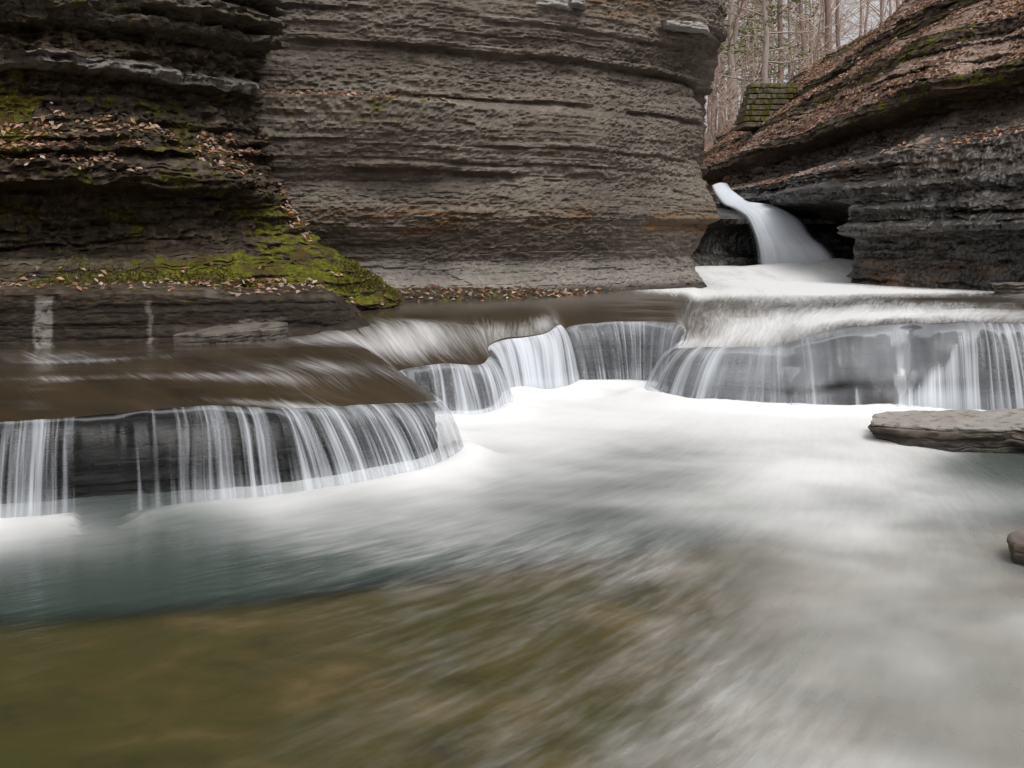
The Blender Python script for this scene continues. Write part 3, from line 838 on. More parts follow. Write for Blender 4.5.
def build_stream():
    nt_ = 170
    t = np.linspace(0, 1, nt_)[None, :] ** 1.5
    L = Lc[:, None, :]; U = Uc[:, None, :]
    P = L * (1 - t[..., None]) + U * t[..., None]
    # surface: falls gently, gliding over submerged ridges
    X, Y = P[..., 0], P[..., 1]
    zt = L[..., 2] + (U[..., 2] - L[..., 2]) * smooth(0, 0.75, t ** 0.6)
    left = smooth(0.3, -1.0, X) * smooth(10.4, 9.6, Y)
    rip = 0.020 * left * fbm(X * 1.1 + 3, Y * 2.0, 0, 73, 3)
    mid = smooth(.8, 1.8, X) * smooth(13, 11, Y)
    rip = rip + 0.03 * mid * fbm(X * 1.2, Y * 1.8, 0, 74, 3)
    zt = zt + rip * smooth(0, .08, t)
    # hump of fast water running down the left bank to the middle falls
    zt = zt + 0.05 * np.exp(-(((X + .95) / .9) ** 2 + ((Y - 9.4) / .35) ** 2))
    G = np.stack([X, Y, zt], -1)
    foam = 0.05 + 0.14 * smooth(1.5, 2.5, X)

    def blob(u, v, ru, rv, a, z=.6):
        cx, cy, _ = atz(u, v, z)
        rx = ru / F * cy; ry = rv / F * cy * cy / (HC - z)
        return a * np.exp(-(((X - cx) / rx) ** 2 + ((Y - cy) / ry) ** 2))
    foam = foam + blob(410, 334, 60, 7, .50) + blob(340, 340, 90, 5, .35) + blob(330, 372, 70, 6, .36, .5) + blob(230, 382, 120, 4, .32, .5) + blob(90, 366, 90, 3, .28, .5) + blob(60, 384, 70, 3, .25, .5) + blob(505, 330, 40, 8, .35)
    foam = foam + blob(545, 328, 20, 8, .35, .58) + blob(640, 327, 60, 5, .4, .62) + blob(800, 313, 110, 8, .55, .68) + blob(930, 315, 110, 8, .55, .72) + blob(740, 330, 60, 10, .35, .6) + blob(700, 340, 40, 6, .4, .55)
    foam = foam + blob(780, 282, 90, 9, 1.2, .72) + blob(690, 290, 60, 4, .7, .72) + blob(900, 291, 120, 2.5, .6, .72) + blob(60, 360, 60, 4, .2, .5) + blob(330, 405, 120, 4, .5, .47)
    foam = foam - blob(600, 308, 120, 8, .14, .72) - blob(100, 395, 100, 12, .12, .5) - blob(960, 300, 60, 2.5, .3, .72)
    fuv = np.stack([np.repeat(Ls[:, None], nt_, 1) + 0.07 * fbm(X * .9, Y * .9, 0, 76, 2), np.hypot(X - L[..., 0], Y - L[..., 1]), 0 * X], -1)
    o = new_mesh('stream_water', G.reshape(-1, 3), grid_faces(NS, nt_), M['stream'], attrs={'foam': np.clip(foam, 0, 1.3)}, vec={'fuv': fuv.reshape(-1, 3)})
    tag(o, 'brown silky stream water sliding over the upper rock bed towards the steps', 'stream', kind='structure')


build_stream()


def bulge(s_, t_):
    """blocky swells of the broad rock face on the right; film and rock share it"""
    r_ = np.random.default_rng(9)
    kn = np.cumsum(r_.uniform(.14, .55, 60)) - 1.0
    up_ = np.interp(s_ + .10 * t_, kn, r_.uniform(-.10, .14, 60))
    kn2 = np.cumsum(r_.uniform(.2, .6, 60)) - 1.0
    lo_ = np.interp(s_ - .05 * t_, kn2, r_.uniform(-.06, .16, 60))
    cut = .74 + .10 * np.interp(s_, kn2, r_.uniform(-1, 1, 60))
    w_ = smooth(-.13, .13, t_ - cut)
    b = up_ * (1 - w_) + (lo_ + .07) * w_ + .03 * fbm(s_ * 3, t_ * 4, 0, 111, 2)
    return b * smooth(0.0, 0.3, t_)


def face_w(u_):
    return smooth(21.6, 22.6, u_) * smooth(25.4, 24.8, u_)


def build_step():
    """bedrock under the lip, cut back beneath it"""
    nt_ = 110
    q = np.linspace(0, 1, nt_)
    dirx = Uc[:, :2] - Lc[:, :2]
    dirx /= np.linalg.norm(dirx, axis=1, keepdims=True)
    V = np.empty((NS, nt_, 3))
    X0 = Lc[:, 0]
    # how far the rock face stands behind the falling sheet: thin film on the right, undercut on the left
    under = np.interp(X0, [-4, -.6, 0.2, 1.2, 1.7, 2.4, 3.9, 4.3, 9], [.62, .20, .10, .10, .03, .0, .0, .08, .10])
    for k, a in enumerate(q):
        if a < 0.3:                                  # tread going back under the stream
            b = (0.3 - a) / 0.3 * 0.7
            V[:, k, :2] = Lc[:, :2] + dirx * (b + .03)
            V[:, k, 2] = Lc[:, 2] - 0.035 - b * 0.15
        else:
            b = (a - 0.3) / 0.7
            c = b ** 0.9
            tgt = Fc[:, :2] + dirx * (under[:, None] + .10)
            w = np.clip(c * 1.25, 0, 1)[..., None] if np.ndim(c) else min(1, c * 1.25)
            V[:, k, :2] = (Lc[:, :2] + dirx * .03) * (1 - w) + tgt * w
            V[:, k, 2] = (Lc[:, 2] - 0.035) * (1 - b) + (-0.35) * b
    Ss = np.repeat(Ls[:, None], nt_, 1); Z = V[..., 2]
    d = 0.05 * strata(Ss, Z, 0.20, 0.7, 81, .6) + 0.03 * strata(Ss, Z, 0.07, 0.3, 82, .6) + 0.02 * fbm(Ss * 8, Z * 14, 0, 83, 4)
    face = np.clip((q - 0.3) / 0.1, 0, 1)[None, :]
    U2 = np.repeat(lu[:, None], nt_, 1)
    tq = np.clip(np.sqrt(np.clip((Lc[:, 2:3] - Z) / (Lc[:, 2:3] + .03), 0, 1)), 0, 1)
    d = d * (1 - .75 * face_w(U2)) + bulge(Ss, tq) * face_w(U2)
    V[..., 0] -= dirx[:, None, 0] * (d - 0.03) * face
    V[..., 1] -= dirx[:, None, 1] * (d - 0.03) * face
    z0 = np.zeros_like(Z)
    o = new_mesh('rock_step', V.reshape(-1, 3), grid_faces(NS, nt_), M['step_rock'], attrs={'moss': z0, 'wet': z0 + 1, 'stain': z0, 'pale': z0}, smoothed=False)
    tag(o, 'dark wet bedrock step that the stream drops over', 'rock step', kind='structure')


build_step()

GRP = 'cascades along the rock step'


def falls(i0, i1, label, dens, nt_=60, gaps=(), power=2.0, edge=0.08, film=0.0):
    """the curtain between two stretches of the lip; dens is how closed the curtain is"""
    m = (lu >= i0) & (lu <= i1 + 1.01 * (lu[1] - lu[0]))       # neighbours meet edge to edge
    L = Lc[m]; B = Fc[m]; U = Uc[m]; s = Ls[m]
    t = np.linspace(0, 1, nt_)
    d = np.stack([(L[:, :2] - U[:, :2])], 0)[0]
    d /= np.linalg.norm(d, axis=1, keepdims=True)
    B = B.copy()
    B[:, 2] = -0.03
    T = t[None, :, None]
    G = np.empty((len(L), nt_, 3))
    G[..., :2] = L[:, None, :2] * (1 - T) + B[:, None, :2] * T
    G[..., 2] = L[:, None, 2] + (B[:, None, 2] - L[:, None, 2]) * (t[None, :] ** power)
    S2 = np.repeat(s[:, None], nt_, 1); T2 = np.repeat(t[None], len(L), 0)
    # separate threads of water stand proud of one another
    rel = 0.028 * fbm(S2 * 7, T2 * 0.5, 0, 91, 3) * smooth(0, .3, T2)
    G[..., 0] += d[:, None, 0] * rel; G[..., 1] += d[:, None, 1] * rel
    G[..., 2] += 0.010 * smooth(0.02, .1, T2)
    bu = bulge(S2, T2) * face_w(np.interp(S2, Ls, lu))
    G[..., 0] += d[:, None, 0] * bu; G[..., 1] += d[:, None, 1] * bu
    ws = S2 + 0.04 * fbm(S2 * 2.5, T2 * 1.2, 0, 92, 2) * T2
    if callable(dens):
        D = dens(S2, T2, np.interp(S2, Ls, lu))
    else:
        D = dens + 0 * S2
    D = D + 0.22 * smooth(0.75, 1.0, T2) + 0.10 * smooth(0.12, 0.0, T2)
    lo, hi = s[0], s[-1]
    ed = smooth(-0.01, 0.015, T2) * (1 - .5 * smooth(.82, 1.0, T2))
    if callable(film):
        film = film(S2, T2, np.interp(S2, Ls, lu))
    for (a, b, k) in gaps:                          # openings where the dark rock shows
        U_ = np.interp(S2, Ls, lu)
        D = D - k * smooth(a - .06, a + .06, U_) * smooth(b + .06, b - .06, U_)
    fuv = np.stack([ws, T2 * 1.0, 0 * ws], -1)
    o = new_mesh('waterfall', G.reshape(-1, 3), grid_faces(len(L), nt_), M['falls'], attrs={'dens': np.clip(D, 0, 1.2), 'edge': ed, 'film': film + 0 * D}, vec={'fuv': fuv.reshape(-1, 3)})
    return tag(o, label, 'waterfall', GRP)


DU = ([0, 1.62, 1.74, 2.02, 2.18, 2.6, 6.2, 6.7, 7.2, 8.15, 8.3, 8.5, 10.6, 11.15, 11.7, 14.5, 14.85, 15.2, 18.3, 18.75, 19.2, 20.8, 22.4, 25.0, 25.25, 29],
      [.42, .44, -.10, -.15, .34, .47, .52, .15, .50, .54, .16, .55, .58, .12, .74, .84, .16, .46, .46, .12, .58, .54, .18, .14, .52, .64])
FU = ([0, 6.6, 7.5, 11.2, 11.6, 14.7, 15.1, 18.6, 19, 22.4, 25.1, 25.4, 29], [0, 0, .14, .14, .05, .05, .18, .18, .22, .24, .22, .06, .06])


def base_dens(s_, t_, u_):
    return np.interp(u_, *DU) + .12 * fbm(s_ * 1.5, 0, 0, 94, 2)


def block_dens(s_, t_, u_):
    d_ = base_dens(s_, t_, u_) + .22 * fbm(s_ * 1.6, t_, 0, 93, 2)
    diag = np.interp(u_, [24.0, 24.9, 25.25], [1.02, .55, .05]) + .05 * fbm(s_ * 4, 0, 0, 99, 2)
    d_ = d_ + .50 * smooth(-.02, .14, t_ - diag) * (u_ > 23.9) * smooth(25.25, 24.95, u_)
    return d_ + .45 * np.exp(-((u_ - 23.98) / .06) ** 2) * smooth(.72, .84, t_)


def base_film(s_, t_, u_):
    return np.clip(np.interp(u_, *FU) * (1 + 1.1 * fbm(s_ * 1.7, t_ * 1.6, 0, 98, 3)) - .16 * face_w(u_) * smooth(.06, .0, np.abs(t_ - .78)), 0, .8)


build_pool()

falls(0, 1.85, 'short thin curtain of water left of the dark bare gap in the step', base_dens, film=base_film)
falls(1.85, 6.8, 'widest streaky curtain of white water falling in front of dark rock, nearest the viewer', base_dens, film=base_film)
falls(6.8, 11.2, 'small rounded white cascade between the wide near curtain and the middle falls', base_dens, film=base_film)
falls(11.2, 14.9, 'bright white cascade in the middle, the densest sheet of the step', base_dens, film=base_film)
falls(14.9, 18.7, 'straight recessed curtain of thin white threads farthest back in the step', base_dens, film=base_film)
falls(18.7, 22.45, 'white veil fanning over the rounded hump right of the middle falls', base_dens, film=base_film)
falls(22.45, 25.25, 'thin grey film of water sliding down the broad blocky rock face', block_dens, film=base_film)
falls(25.25, 28, 'white fall at the right end of the step behind the flat rock', base_dens, film=base_film)

# ------------------------------------------------------------------ upper waterfall
def upper_fall():
    K = [  # left edge, right edge of the chute, from the top down
        (at(711, 186, 27), at(728, 184, 27)),
        (at(714, 193, 25.0), at(735, 192, 25.0)),
        (at(722, 204, 23.4), at(752, 202, 23.0)),
        (at(732, 209, 22.3), at(776, 206, 21.6)),
        (at(741, 217, 21.3), at(801, 219, 20.2)),
        (at(748, 233, 20.5), at(815, 237, 19.3)),
        (at(751, 250, 20.0), at(832, 251, 18.7)),
        (at(752, 276, 19.8), at(848, 274, 18.5))]
    A, _ = catmull([k[0] for k in K], 160)
    B, _ = catmull([k[1] for k in K], 160)
    w = np.linspace(0, 1, 90)[None, :, None]
    G = A[:, None] * (1 - w) + B[:, None] * w
    bulge = np.sin(np.pi * w[..., 0]) * 0.22 * np.linspace(0.3, 1, 160)[:, None]
    G[..., 1] -= bulge
    G[..., 2] += 0.06 * np.sin(np.pi * w[..., 0])
    ww = np.repeat(w[0, :, 0][None], 160, 0); tt = np.repeat(np.linspace(0, 1, 160)[:, None], 90, 1)
    G[..., 1] -= 0.06 * fbm(ww * 9, tt * .6, 0, 95, 3)
    D = 1.10 - 0.7 * smooth(.22, .0, ww) * smooth(.4, .6, tt) - .15 * smooth(.85, 1, ww)
    ed = smooth(0, .16, ww) * smooth(1.0, .80, ww)
    fuv = np.stack([ww * 1.6, tt * 1.2, 0 * ww], -1)
    o = new_mesh('waterfall', G.reshape(-1, 3), grid_faces(160, 90), M['falls'], attrs={'dens': D, 'edge': ed, 'film': 0 * D}, vec={'fuv': fuv.reshape(-1, 3)})
    tag(o, 'smooth white chute of water pouring into the upper pool beside the big cliff', 'waterfall')
    # the boiling heap of foam where it lands
    us = np.linspace(0, 1, 90)[:, None]; vs = np.linspace(0, 1, 50)[None, :]
    X = 3.0 + us * 4.0 + 0 * vs; Y = 16.0 + vs * 5.2 + 0 * us
    Z = .73 + .12 * np.exp(-((X - 5.3) / 1.0) ** 2) * np.exp(-((Y - 19.3) / 1.3) ** 2) + .20 * np.exp(-((X - 6.15) / .55) ** 2) * np.exp(-((Y - 18.4) / 1.2) ** 2) + .10 * smooth(16.6, 18.8, Y) + 0.03 * fbm(X * 1.5, Y * 1.5, 0, 96, 3)
    Z = Z - .12 * smooth(.12, 0, us) - .14 * smooth(.2, 0, vs) - 0.1 * smooth(.9, 1, us)
    z0 = np.zeros_like(Z)
    o = new_mesh('foam', np.stack([X, Y, Z], -1).reshape(-1, 3), grid_faces(90, 50), M['stream'], attrs={'foam': z0 + .95 + .25 * fbm(X * 1.2, Y * 1.6, 0, 77, 3)},
                 vec={'fuv': np.stack([X, Y, z0], -1).reshape(-1, 3)})
    tag(o, 'heap of white foam at the foot of the upper waterfall', 'foam', kind='stuff')


upper_fall()


# ------------------------------------------------------------------ loose rocks, wood
def boulder(name, pts_fn, label, mat, nu=90, nv=60, seed=1, attrs=None, amp=0.02, cat='rock'):
    """closed lump: pts_fn(theta, phi) -> xyz arrays"""
    th = np.linspace(0, 2 * np.pi, nu, endpoint=False)[:, None]
    ph = np.linspace(0.0, 1.0, nv)[None, :]
    X, Y, Z = pts_fn(th + 0 * ph, ph + 0 * th)
    n = fbm(X * 6, Y * 6, Z * 14, seed, 4) * amp + 0.5 * amp * strata(X + Y, Z, 0.05, .4, seed, .6)
    cx, cy = X.mean(), Y.mean()
    r = np.hypot(X - cx, Y - cy) + 1e-6
    X = X + (X - cx) / r * n; Y = Y + (Y - cy) / r * n; Z = Z + 0.4 * amp * fbm(X * 7, Y * 7, Z * 7, seed + 4, 3)
    i = np.arange(nu)[:, None]; j = np.arange(nv - 1)[None, :]
    f = np.stack([i * nv + j, ((i + 1) % nu) * nv + j, ((i + 1) % nu) * nv + j + 1, i * nv + j + 1], -1).reshape(-1, 4)
    z0 = np.zeros_like(Z)
    at_ = {'moss': z0, 'wet': z0, 'stain': z0, 'pale': z0}
    if attrs:
        at_.update(attrs(X, Y, Z))
    o = new_mesh(name, np.stack([X, Y, Z], -1).reshape(-1, 3), f, mat, attrs=at_, smoothed=False)
    return tag(o, label, cat)


def slab(plan, zt, zb, tilt=(0, 0), under=0.35, round_=0.06):
    """flat slab with an outline, undercut towards its bottom"""
    plan = np.asarray(plan, float)

    def fn(th, ph):
        c, _ = catmull(np.vstack([plan, plan[:1]]), 400)
        a = th / (2 * np.pi) * 399
        px = np.interp(a, np.arange(400), c[:, 0]); py = np.interp(a, np.arange(400), c[:, 1])
        cx, cy = plan.mean(0)
        prof = np.interp(ph, [0, .35, .42, .48, .85, 1.0], [0.0, .96, 1.0, 1.0, 1 - under, 0.0])
        zz = np.interp(ph, [0, .35, .42, .48, .85, 1.0], [zt, zt, zt - round_ * .3, zt - round_, zb, zb])
        X = cx + (px - cx) * prof; Y = cy + (py - cy) * prof
        return X, Y, zz + tilt[0] * (X - cx) * (ph < .9) + tilt[1] * (Y - cy)
    return fn


# flat rock lying in the foam on the right: tip at (872, 430)
boulder('flat_rock', slab([(2.56, 7.1), (2.7, 7.4), (3.3, 7.55), (4.2, 7.6), (5.3, 7.5), (5.4, 6.9), (4.5, 6.8), (3.6, 6.82), (3.0, 6.9), (2.68, 6.98)], .185, -.15, (0.006, 0.0), .16, .03),
        'broad flat topped grey rock jutting into the white foam', M['boulder'], 300, 90, 3,
        lambda X, Y, Z: {'wet': smooth(.12, .02, Z), 'wetline': smooth(.145, .075, Z + .03 * fbm(X * 3, Y * 3, 0, 12, 3)), 'pale': .62 * smooth(.13, .17, Z), 'stain': .4 * smooth(.12, .17, Z) * smooth(-.1, .3, fbm(X * 2, Y * 2, 0, 9, 3))}, 0.07)
boulder('rock', slab([(2.28, 4.55), (2.36, 4.72), (2.8, 4.85), (2.9, 4.5), (2.45, 4.4)], .10, -.2, (0, 0), .25, .05), 'small dark rock at the right edge of the pool in front', M['boulder'], 70, 50, 5,
        lambda X, Y, Z: {'wet': smooth(.08, .02, Z), 'wetline': smooth(.08, .04, Z)}, 0.02)
for (u, v, d, w, h, lab) in [(715, 309, 12.0, .045, .02, 'small pebble sized stone in the stream above the hump, left of a twin'), (728, 310, 11.9, .06, .02, 'small dark stone in the stream above the hump, right of a twin'),
                            (1014, 291, 13.0, .27, .10, 'dark wet rock at the foot of the stepped cliff, right edge'), (645, 411, 8.4, .0, .0, None)]:
    if lab is None:
        continue
    x, y, z = at(u, v, d)
    boulder('stone', slab([(x - w, y), (x - .5 * w, y + w), (x + .4 * w, y + .9 * w), (x + w, y + .2 * w), (x + .6 * w, y - .7 * w), (x - .4 * w, y - .8 * w)], z + h, z - .2, (0, 0), .1, h * .5), lab, M['boulder'], 40, 30, int(u), lambda X, Y, Z: {'wet': 1 + 0 * Z}, 0.004 if w < .1 else .06)

# tilted broken slab leaning against the shelf
boulder('rock_slab', slab([(-2.85, 8.42), (-2.7, 8.62), (-2.3, 8.75), (-1.95, 8.7), (-2.1, 8.5), (-2.5, 8.38)], .70, .45, (.05, .12), .05, .03), 'broken grey slab leaning at the foot of the dark shelf', M['dark_shale'], 120, 50, 8,
        lambda X, Y, Z: {'wet': .6 + 0 * Z, 'pale': .22 + 0 * Z}, 0.03)


def tube(pts, rad, sides=7):
    pts = np.asarray(pts, float); n = len(pts)
    T = np.gradient(pts, axis=0); T /= np.linalg.norm(T, axis=1, keepdims=True) + 1e-9
    ref = np.array([0, 0, 1.0]) if abs(T[0][2]) < .8 else np.array([1.0, 0, 0])
    A = np.cross(T, ref); A /= np.linalg.norm(A, axis=1, keepdims=True) + 1e-9
    B = np.cross(T, A)
    a = np.linspace(0, 2 * np.pi, sides, endpoint=False)
    V = pts[:, None] + (A[:, None] * np.cos(a)[None, :, None] + B[:, None] * np.sin(a)[None, :, None]) * np.asarray(rad).reshape(-1, 1, 1)
    i = np.arange(n - 1)[:, None]; j = np.arange(sides)[None, :]
    f = np.stack([i * sides + j, i * sides + (j + 1) % sides, (i + 1) * sides + (j + 1) % sides, (i + 1) * sides + j], -1).reshape(-1, 4)
    return V.reshape(-1, 3), f


def join(parts):
    V, Fc_, o = [], [], 0
    for v, f in parts:
        V.append(v); Fc_.append(f + o); o += len(v)
    return np.concatenate(V), np.concatenate(Fc_)


c1 = np.array(at(177, 348.5, 8.45)); c2 = np.array(at(237, 340, 8.5))
pts = [c1 + (c2 - c1) * k + np.array([0, 0, .012 * math.sin(k * 7)]) for k in np.linspace(0, 1, 9)]
v, f = tube(pts, np.linspace(.022, .012, 9))
tag(new_mesh('stick', v, f, M['driftwood']), 'pale bare stick floating along the foot of the dark shelf', 'stick')

# low gravel bank with leaves at the foot of the big cliff
bank, info_bank = rock_sheet('gravel_bank', M['dark_shale'], [(-1.75, 11.5), (-1.1, 11.75), (-.2, 12.1), (.6, 12.75), (1.2, 13.4), (1.7, 14.0)],
                             [(0, [(.25, .55), (.12, .74), (-.1, .85), (-.8, .9)]), (1.2, [(.2, .55), (.08, .72), (-.15, .79), (-.8, .84)]), (5, [(.1, .55), (.02, .70), (-.2, .73), (-.8, .76)])],
                             300, 40, [(.1, .4, .06, .4)], rough=.03, seed=101, masks=lambda i: {'moss': .35 + 0 * i['z'], 'wet': .5 + 0 * i['z']})
tag(bank, 'low bank of wet debris along the foot of the big cliff', 'bank', kind='structure')

# ------------------------------------------------------------------ leaf litter and moss
i = info_left
z, uu = i['z'], i['u']
nz = smooth(-.2, .3, fbm(i['S'] * 2.2, z * 3, 0, 201, 3))
wl = smooth(2.05, 2.15, z) * smooth(2.75, 2.5, z) * nz * smooth(4.9, 4.2, uu) + 0.9 * (1.04 > z) * (z > .98) * smooth(4.5, 4.0, uu) \
    + .8 * smooth(3.9, 4.6, uu) * smooth(2.1, 1.95, z) * (smooth(.22, .36, fbm(i['S'] * 1.6, z * 1.8, 0, 202, 3))) + .12 * (z < 1.2) * nz
leaves('fallen_leaves', i, wl, 4200, .034, 211, 'pinkish brown dead leaves on the ledges of the mossy cliff')
tufts('moss', i, (smooth(1.34, 1.22, z) * smooth(1.8, 3.2, uu) + smooth(3.8, 4.6, uu) * smooth(2.1, 1.9, z) * .8 + .12 * smooth(2.0, 2.3, z) * smooth(3.0, 2.8, z) + .25 * smooth(1.34, 1.22, z)) * smooth(-.12, .3, fbm(i['S'] * 1.6, z * 3.0, 0, 26, 4)) * np.clip(i['up'] + .15, 0, 1),
      22000, .020, 212, 'bright green moss carpet above the dark rock shelf')
i = info_shelf
leaves('fallen_leaves', i, (i['seg'] >= 5) * smooth(.0, -.45, (i['seg'] == 6) * 0 - (i['seg'] >= 5) * .5) * 1.0, 900, .034, 213, 'line of dead leaves along the top of the dark rock shelf')
i = info_main
leaves('fallen_leaves', i, (i['seg'] == 11) * smooth(-.3, .4, fbm(i['S'] * 1.5, 0, 0, 204, 2)) * (i['u'] < 3.6), 500, .04, 214, 'patch of dead leaves on the small ledge of the big cliff')
i = info_bank
leaves('fallen_leaves', i, 1.0 * (i['seg'] >= 1), 700, .038, 215, 'reddish dead leaves washed up at the foot of the big cliff')
i = info_right
z = i['z']
nz = smooth(-.35, .2, fbm(i['S'] * 1.2, z * 1.5, 0, 205, 3))
wr = (i['seg'] == 17) * 1.0 + (i['seg'] == 19) * 1.0 + (i['seg'] == 21) * 1.0 + (i['seg'] == 23) * .8 + (i['seg'] == 11) * .6 + .2 * (i['seg'] > 16)
wr = wr * nz * (i['u'] < 8) * np.where(i['t'] > .9, .3, 1)
leaves('fallen_leaves', i, wr, 60000, .046, 216, 'pale brown dead leaves covering the slopes of the stepped cliff')

# ------------------------------------------------------------------ stacked stone steps on the slope
st = empty('stone_wall', at(765, 118, 27.5))
tag(st, 'mossy stacked stone wall stepping up the slope below the trees', 'stone wall')
r = np.random.default_rng(5)
x0, y0, z0 = at(765, 118, 27.5)
for k in range(8):
    zc = -0.25 + k * .165
    xl = -0.75 + .05 * k + r.uniform(-.03, .03); xr = .10 + .13 * k + r.uniform(-.05, .05)
    zz = .058
    nseg = 14
    xs = np.linspace(xl, xr, nseg); xs[1:-1] += r.uniform(-.05, .05, nseg - 2)
    V = []
    for x in xs:
        j = r.uniform(-.07, .07)
        V += [(x, -.75 + .11 * k + j, zc - zz), (x, -.75 + .11 * k + j + r.uniform(-.01, .01), zc + zz), (x, .6, zc + zz), (x, .6, zc - zz)]
    f = []
    for a in range(nseg - 1):
        for b in range(4):
            f.append((a * 4 + b, a * 4 + (b + 1) % 4, a * 4 + 4 + (b + 1) % 4, a * 4 + 4 + b))
    f += [(0, 3, 2, 1), ((nseg - 1) * 4, (nseg - 1) * 4 + 1, (nseg - 1) * 4 + 2, (nseg - 1) * 4 + 3)]
    n_ = len(V); zr_ = np.zeros(n_)
    new_mesh('stone_course', V, f, M['shale'], st, {'moss': zr_ + .50, 'wet': zr_, 'stain': zr_, 'pale': zr_}, False)

# ------------------------------------------------------------------ trees beyond the gorge
def branch_tree(seed, h, r0, lean=0.0, first=.35, nb=16, up=.6, twig=3):
    r = np.random.default_rng(seed)
    n = 16
    k = np.linspace(0, 1, n)
    px = np.cumsum(r.normal(0, .012 * h / 3, n)) + lean * h * k
    py = np.cumsum(r.normal(0, .012 * h / 3, n))
    T = np.stack([px - px[0], py - py[0], k * h - .3], 1)
    trunk = tube(T, r0 * (1 - .88 * k) + .06 * r0 + r0 * .5 * np.exp(-k * 30), 8)
    parts = []
    for b in range(nb):
        a = first + (1 - first) * (b + r.uniform(0, 1)) / nb
        a = min(a, .98)
        p = np.array([np.interp(a, k, T[:, c]) for c in range(3)])
        az = r.uniform(0, 2 * np.pi)
        ln = h * .30 * (1.1 - a) * r.uniform(.7, 1.4)
        d = np.array([math.cos(az), math.sin(az), up * r.uniform(.4, 1.5)]); d /= np.linalg.norm(d)
        q = np.linspace(0, 1, 6)[:, None]
        pts = p + d * ln * q + np.array([0, 0, 1]) * ln * .15 * q ** 2 + np.cumsum(r.normal(0, .02 * ln, (6, 3)), 0) * (q > 0)
        parts.append(tube(pts, r0 * .30 * (1.15 - a) * (1 - .8 * q[:, 0]) + .004, 4))
        for c in range(twig):
            w = r.uniform(.3, .95)
            p2 = p + d * ln * w
            d2 = d + r.normal(0, .55, 3); d2 /= np.linalg.norm(d2)
            l2 = ln * r.uniform(.3, .6)
            q2 = np.linspace(0, 1, 4)[:, None]
            pts = p2 + d2 * l2 * q2 + np.cumsum(r.normal(0, .03 * l2, (4, 3)), 0) * (q2 > 0)
            parts.append(tube(pts, .014 * (1 - .7 * q2[:, 0]) + .004, 3))
            for e in range(2):
                p3 = p2 + d2 * l2 * r.uniform(.4, .9)
                d3 = d2 + r.normal(0, .6, 3); d3 /= np.linalg.norm(d3)
                pts = p3 + d3 * l2 * .5 * np.linspace(0, 1, 3)[:, None]
                parts.append(tube(pts, np.array([.008, .006, .003]), 3))
    return trunk, join(parts)


def needle_crown(seed, h, spread, start=.2, n=40):
    r = np.random.default_rng(seed)
    V, Fq = [], []
    o = 0
    for b in range(n):
        a = start + (1 - start) * (b + r.uniform()) / n
        az = r.uniform(0, 2 * np.pi)
        ln = spread * (1.12 - a) * r.uniform(.6, 1.3)
        for q in range(34):
            w = r.uniform(.15, 1) ** .7
            p = np.array([math.cos(az) * ln * w, math.sin(az) * ln * w, a * h - .18 * ln * w]) + r.normal(0, .09 + .10 * w, 3) * np.array([1, 1, .5])
            d = r.normal(0, 1, 3); d[2] *= .35; d /= np.linalg.norm(d)
            e = np.cross(d, r.normal(0, 1, 3)); e /= np.linalg.norm(e)
            s = r.uniform(.08, .18)
            V += [p - d * s, p + e * s * .28, p + d * s, p - e * s * .28]
            Fq.append((o, o + 1, o + 2, o + 3)); o += 4
    return np.array(V), np.array(Fq)


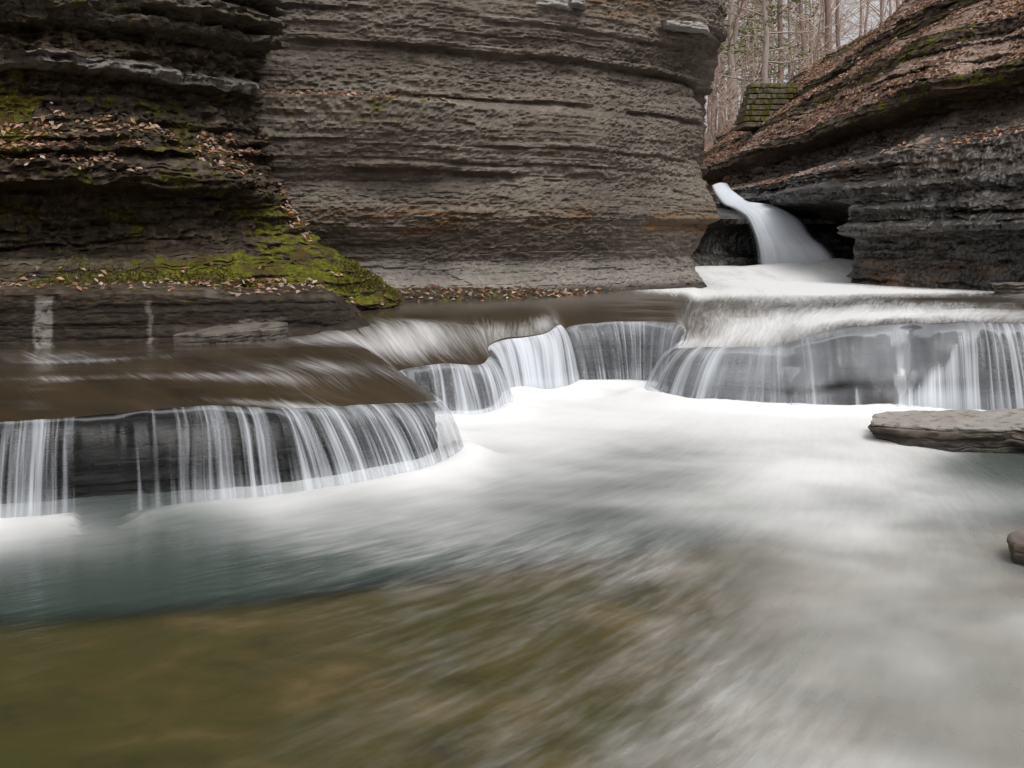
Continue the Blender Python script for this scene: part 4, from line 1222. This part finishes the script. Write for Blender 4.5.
def tree_proto(kind, seed):
    o = empty('bare_tree' if kind == 'bare' else ('pine_tree' if kind == 'pine' else 'sapling'))
    r = np.random.default_rng(seed)
    if kind == 'bare':
        tr, br = branch_tree(seed, r.uniform(12, 17), r.uniform(.09, .20), r.uniform(-.05, .05), .22, 22)
        new_mesh('trunk', *tr, M['bark'] if seed % 2 else M['bark_brown'], o)
        new_mesh('crown', *br, M['twigs'], o)
    elif kind == 'pine':
        tr, br = branch_tree(seed, 13, .16, 0, .15, 24, .05, 1)
        new_mesh('trunk', *join([tr, br]), M['bark'], o)
        v1, f1 = needle_crown(seed, 13, 3.0)
        new_mesh('crown', v1, f1, M['needles'], o)
    else:
        tr, br = branch_tree(seed, r.uniform(3.5, 5), .045, r.uniform(-.15, .15), .2, 14)
        new_mesh('trunk', *tr, M['bark_brown'], o)
        new_mesh('crown', *br, M['twigs'], o)
    return o


def dup(src):
    c = src.copy(); COL.objects.link(c)
    for ch in list(src.children):
        d = ch.copy(); COL.objects.link(d); d.parent = c
    return c


protos = {'bare': [tree_proto('bare', s) for s in (301, 302, 303, 304, 305)], 'pine': [tree_proto('pine', s) for s in (311, 312)], 'sapling': [tree_proto('sapling', s) for s in (321, 322, 323)]}
used = set()


def plant(kind, x, y, label, group, scale=1.0, z=None, which=None):
    pr = protos[kind][(which if which is not None else int(rng.integers(0, 99))) % len(protos[kind])]
    if pr.name in used:
        o = dup(pr)
    else:
        o = pr; used.add(pr.name)
    o.location = (x, y, (float(ground_z(x, y)) if z is None else z) - .1)
    o.rotation_euler = (0, 0, rng.uniform(0, 6.28))
    o.scale = (scale,) * 3
    return tag(o, label, kind if kind == 'sapling' else 'tree', group)


BT = 'tall bare tree with a thin grey trunk in the hazy wood beyond the gorge'
for k in range(48):
    y = rng.uniform(48, 95)
    u = rng.uniform(690, 905)
    plant('bare', (u - 512) / F * y, y, BT, 'bare trees beyond the gorge', rng.uniform(.75, 1.2))
PT = 'loose green evergreen standing among the bare trees beyond the gorge'
for (u, y) in [(735, 52), (752, 60), (775, 66), (712, 58), (790, 70), (765, 45), (722, 70), (742, 76), (760, 82)]:
    plant('pine', (u - 512) / F * y, y, PT, 'evergreens beyond the gorge', rng.uniform(.7, 1.1))
ST = 'thin leafless sapling at the top of the leafy slope'
for k in range(14):
    y = rng.uniform(33, 44); u = rng.uniform(700, 850)
    plant('sapling', (u - 512) / F * y, y, ST, 'saplings on the slope', rng.uniform(.8, 1.3))

for p_list in protos.values():
    for p_ in p_list:
        if p_.name not in used:
            for ch in list(p_.children):
                bpy.data.objects.remove(ch)
            bpy.data.objects.remove(p_)
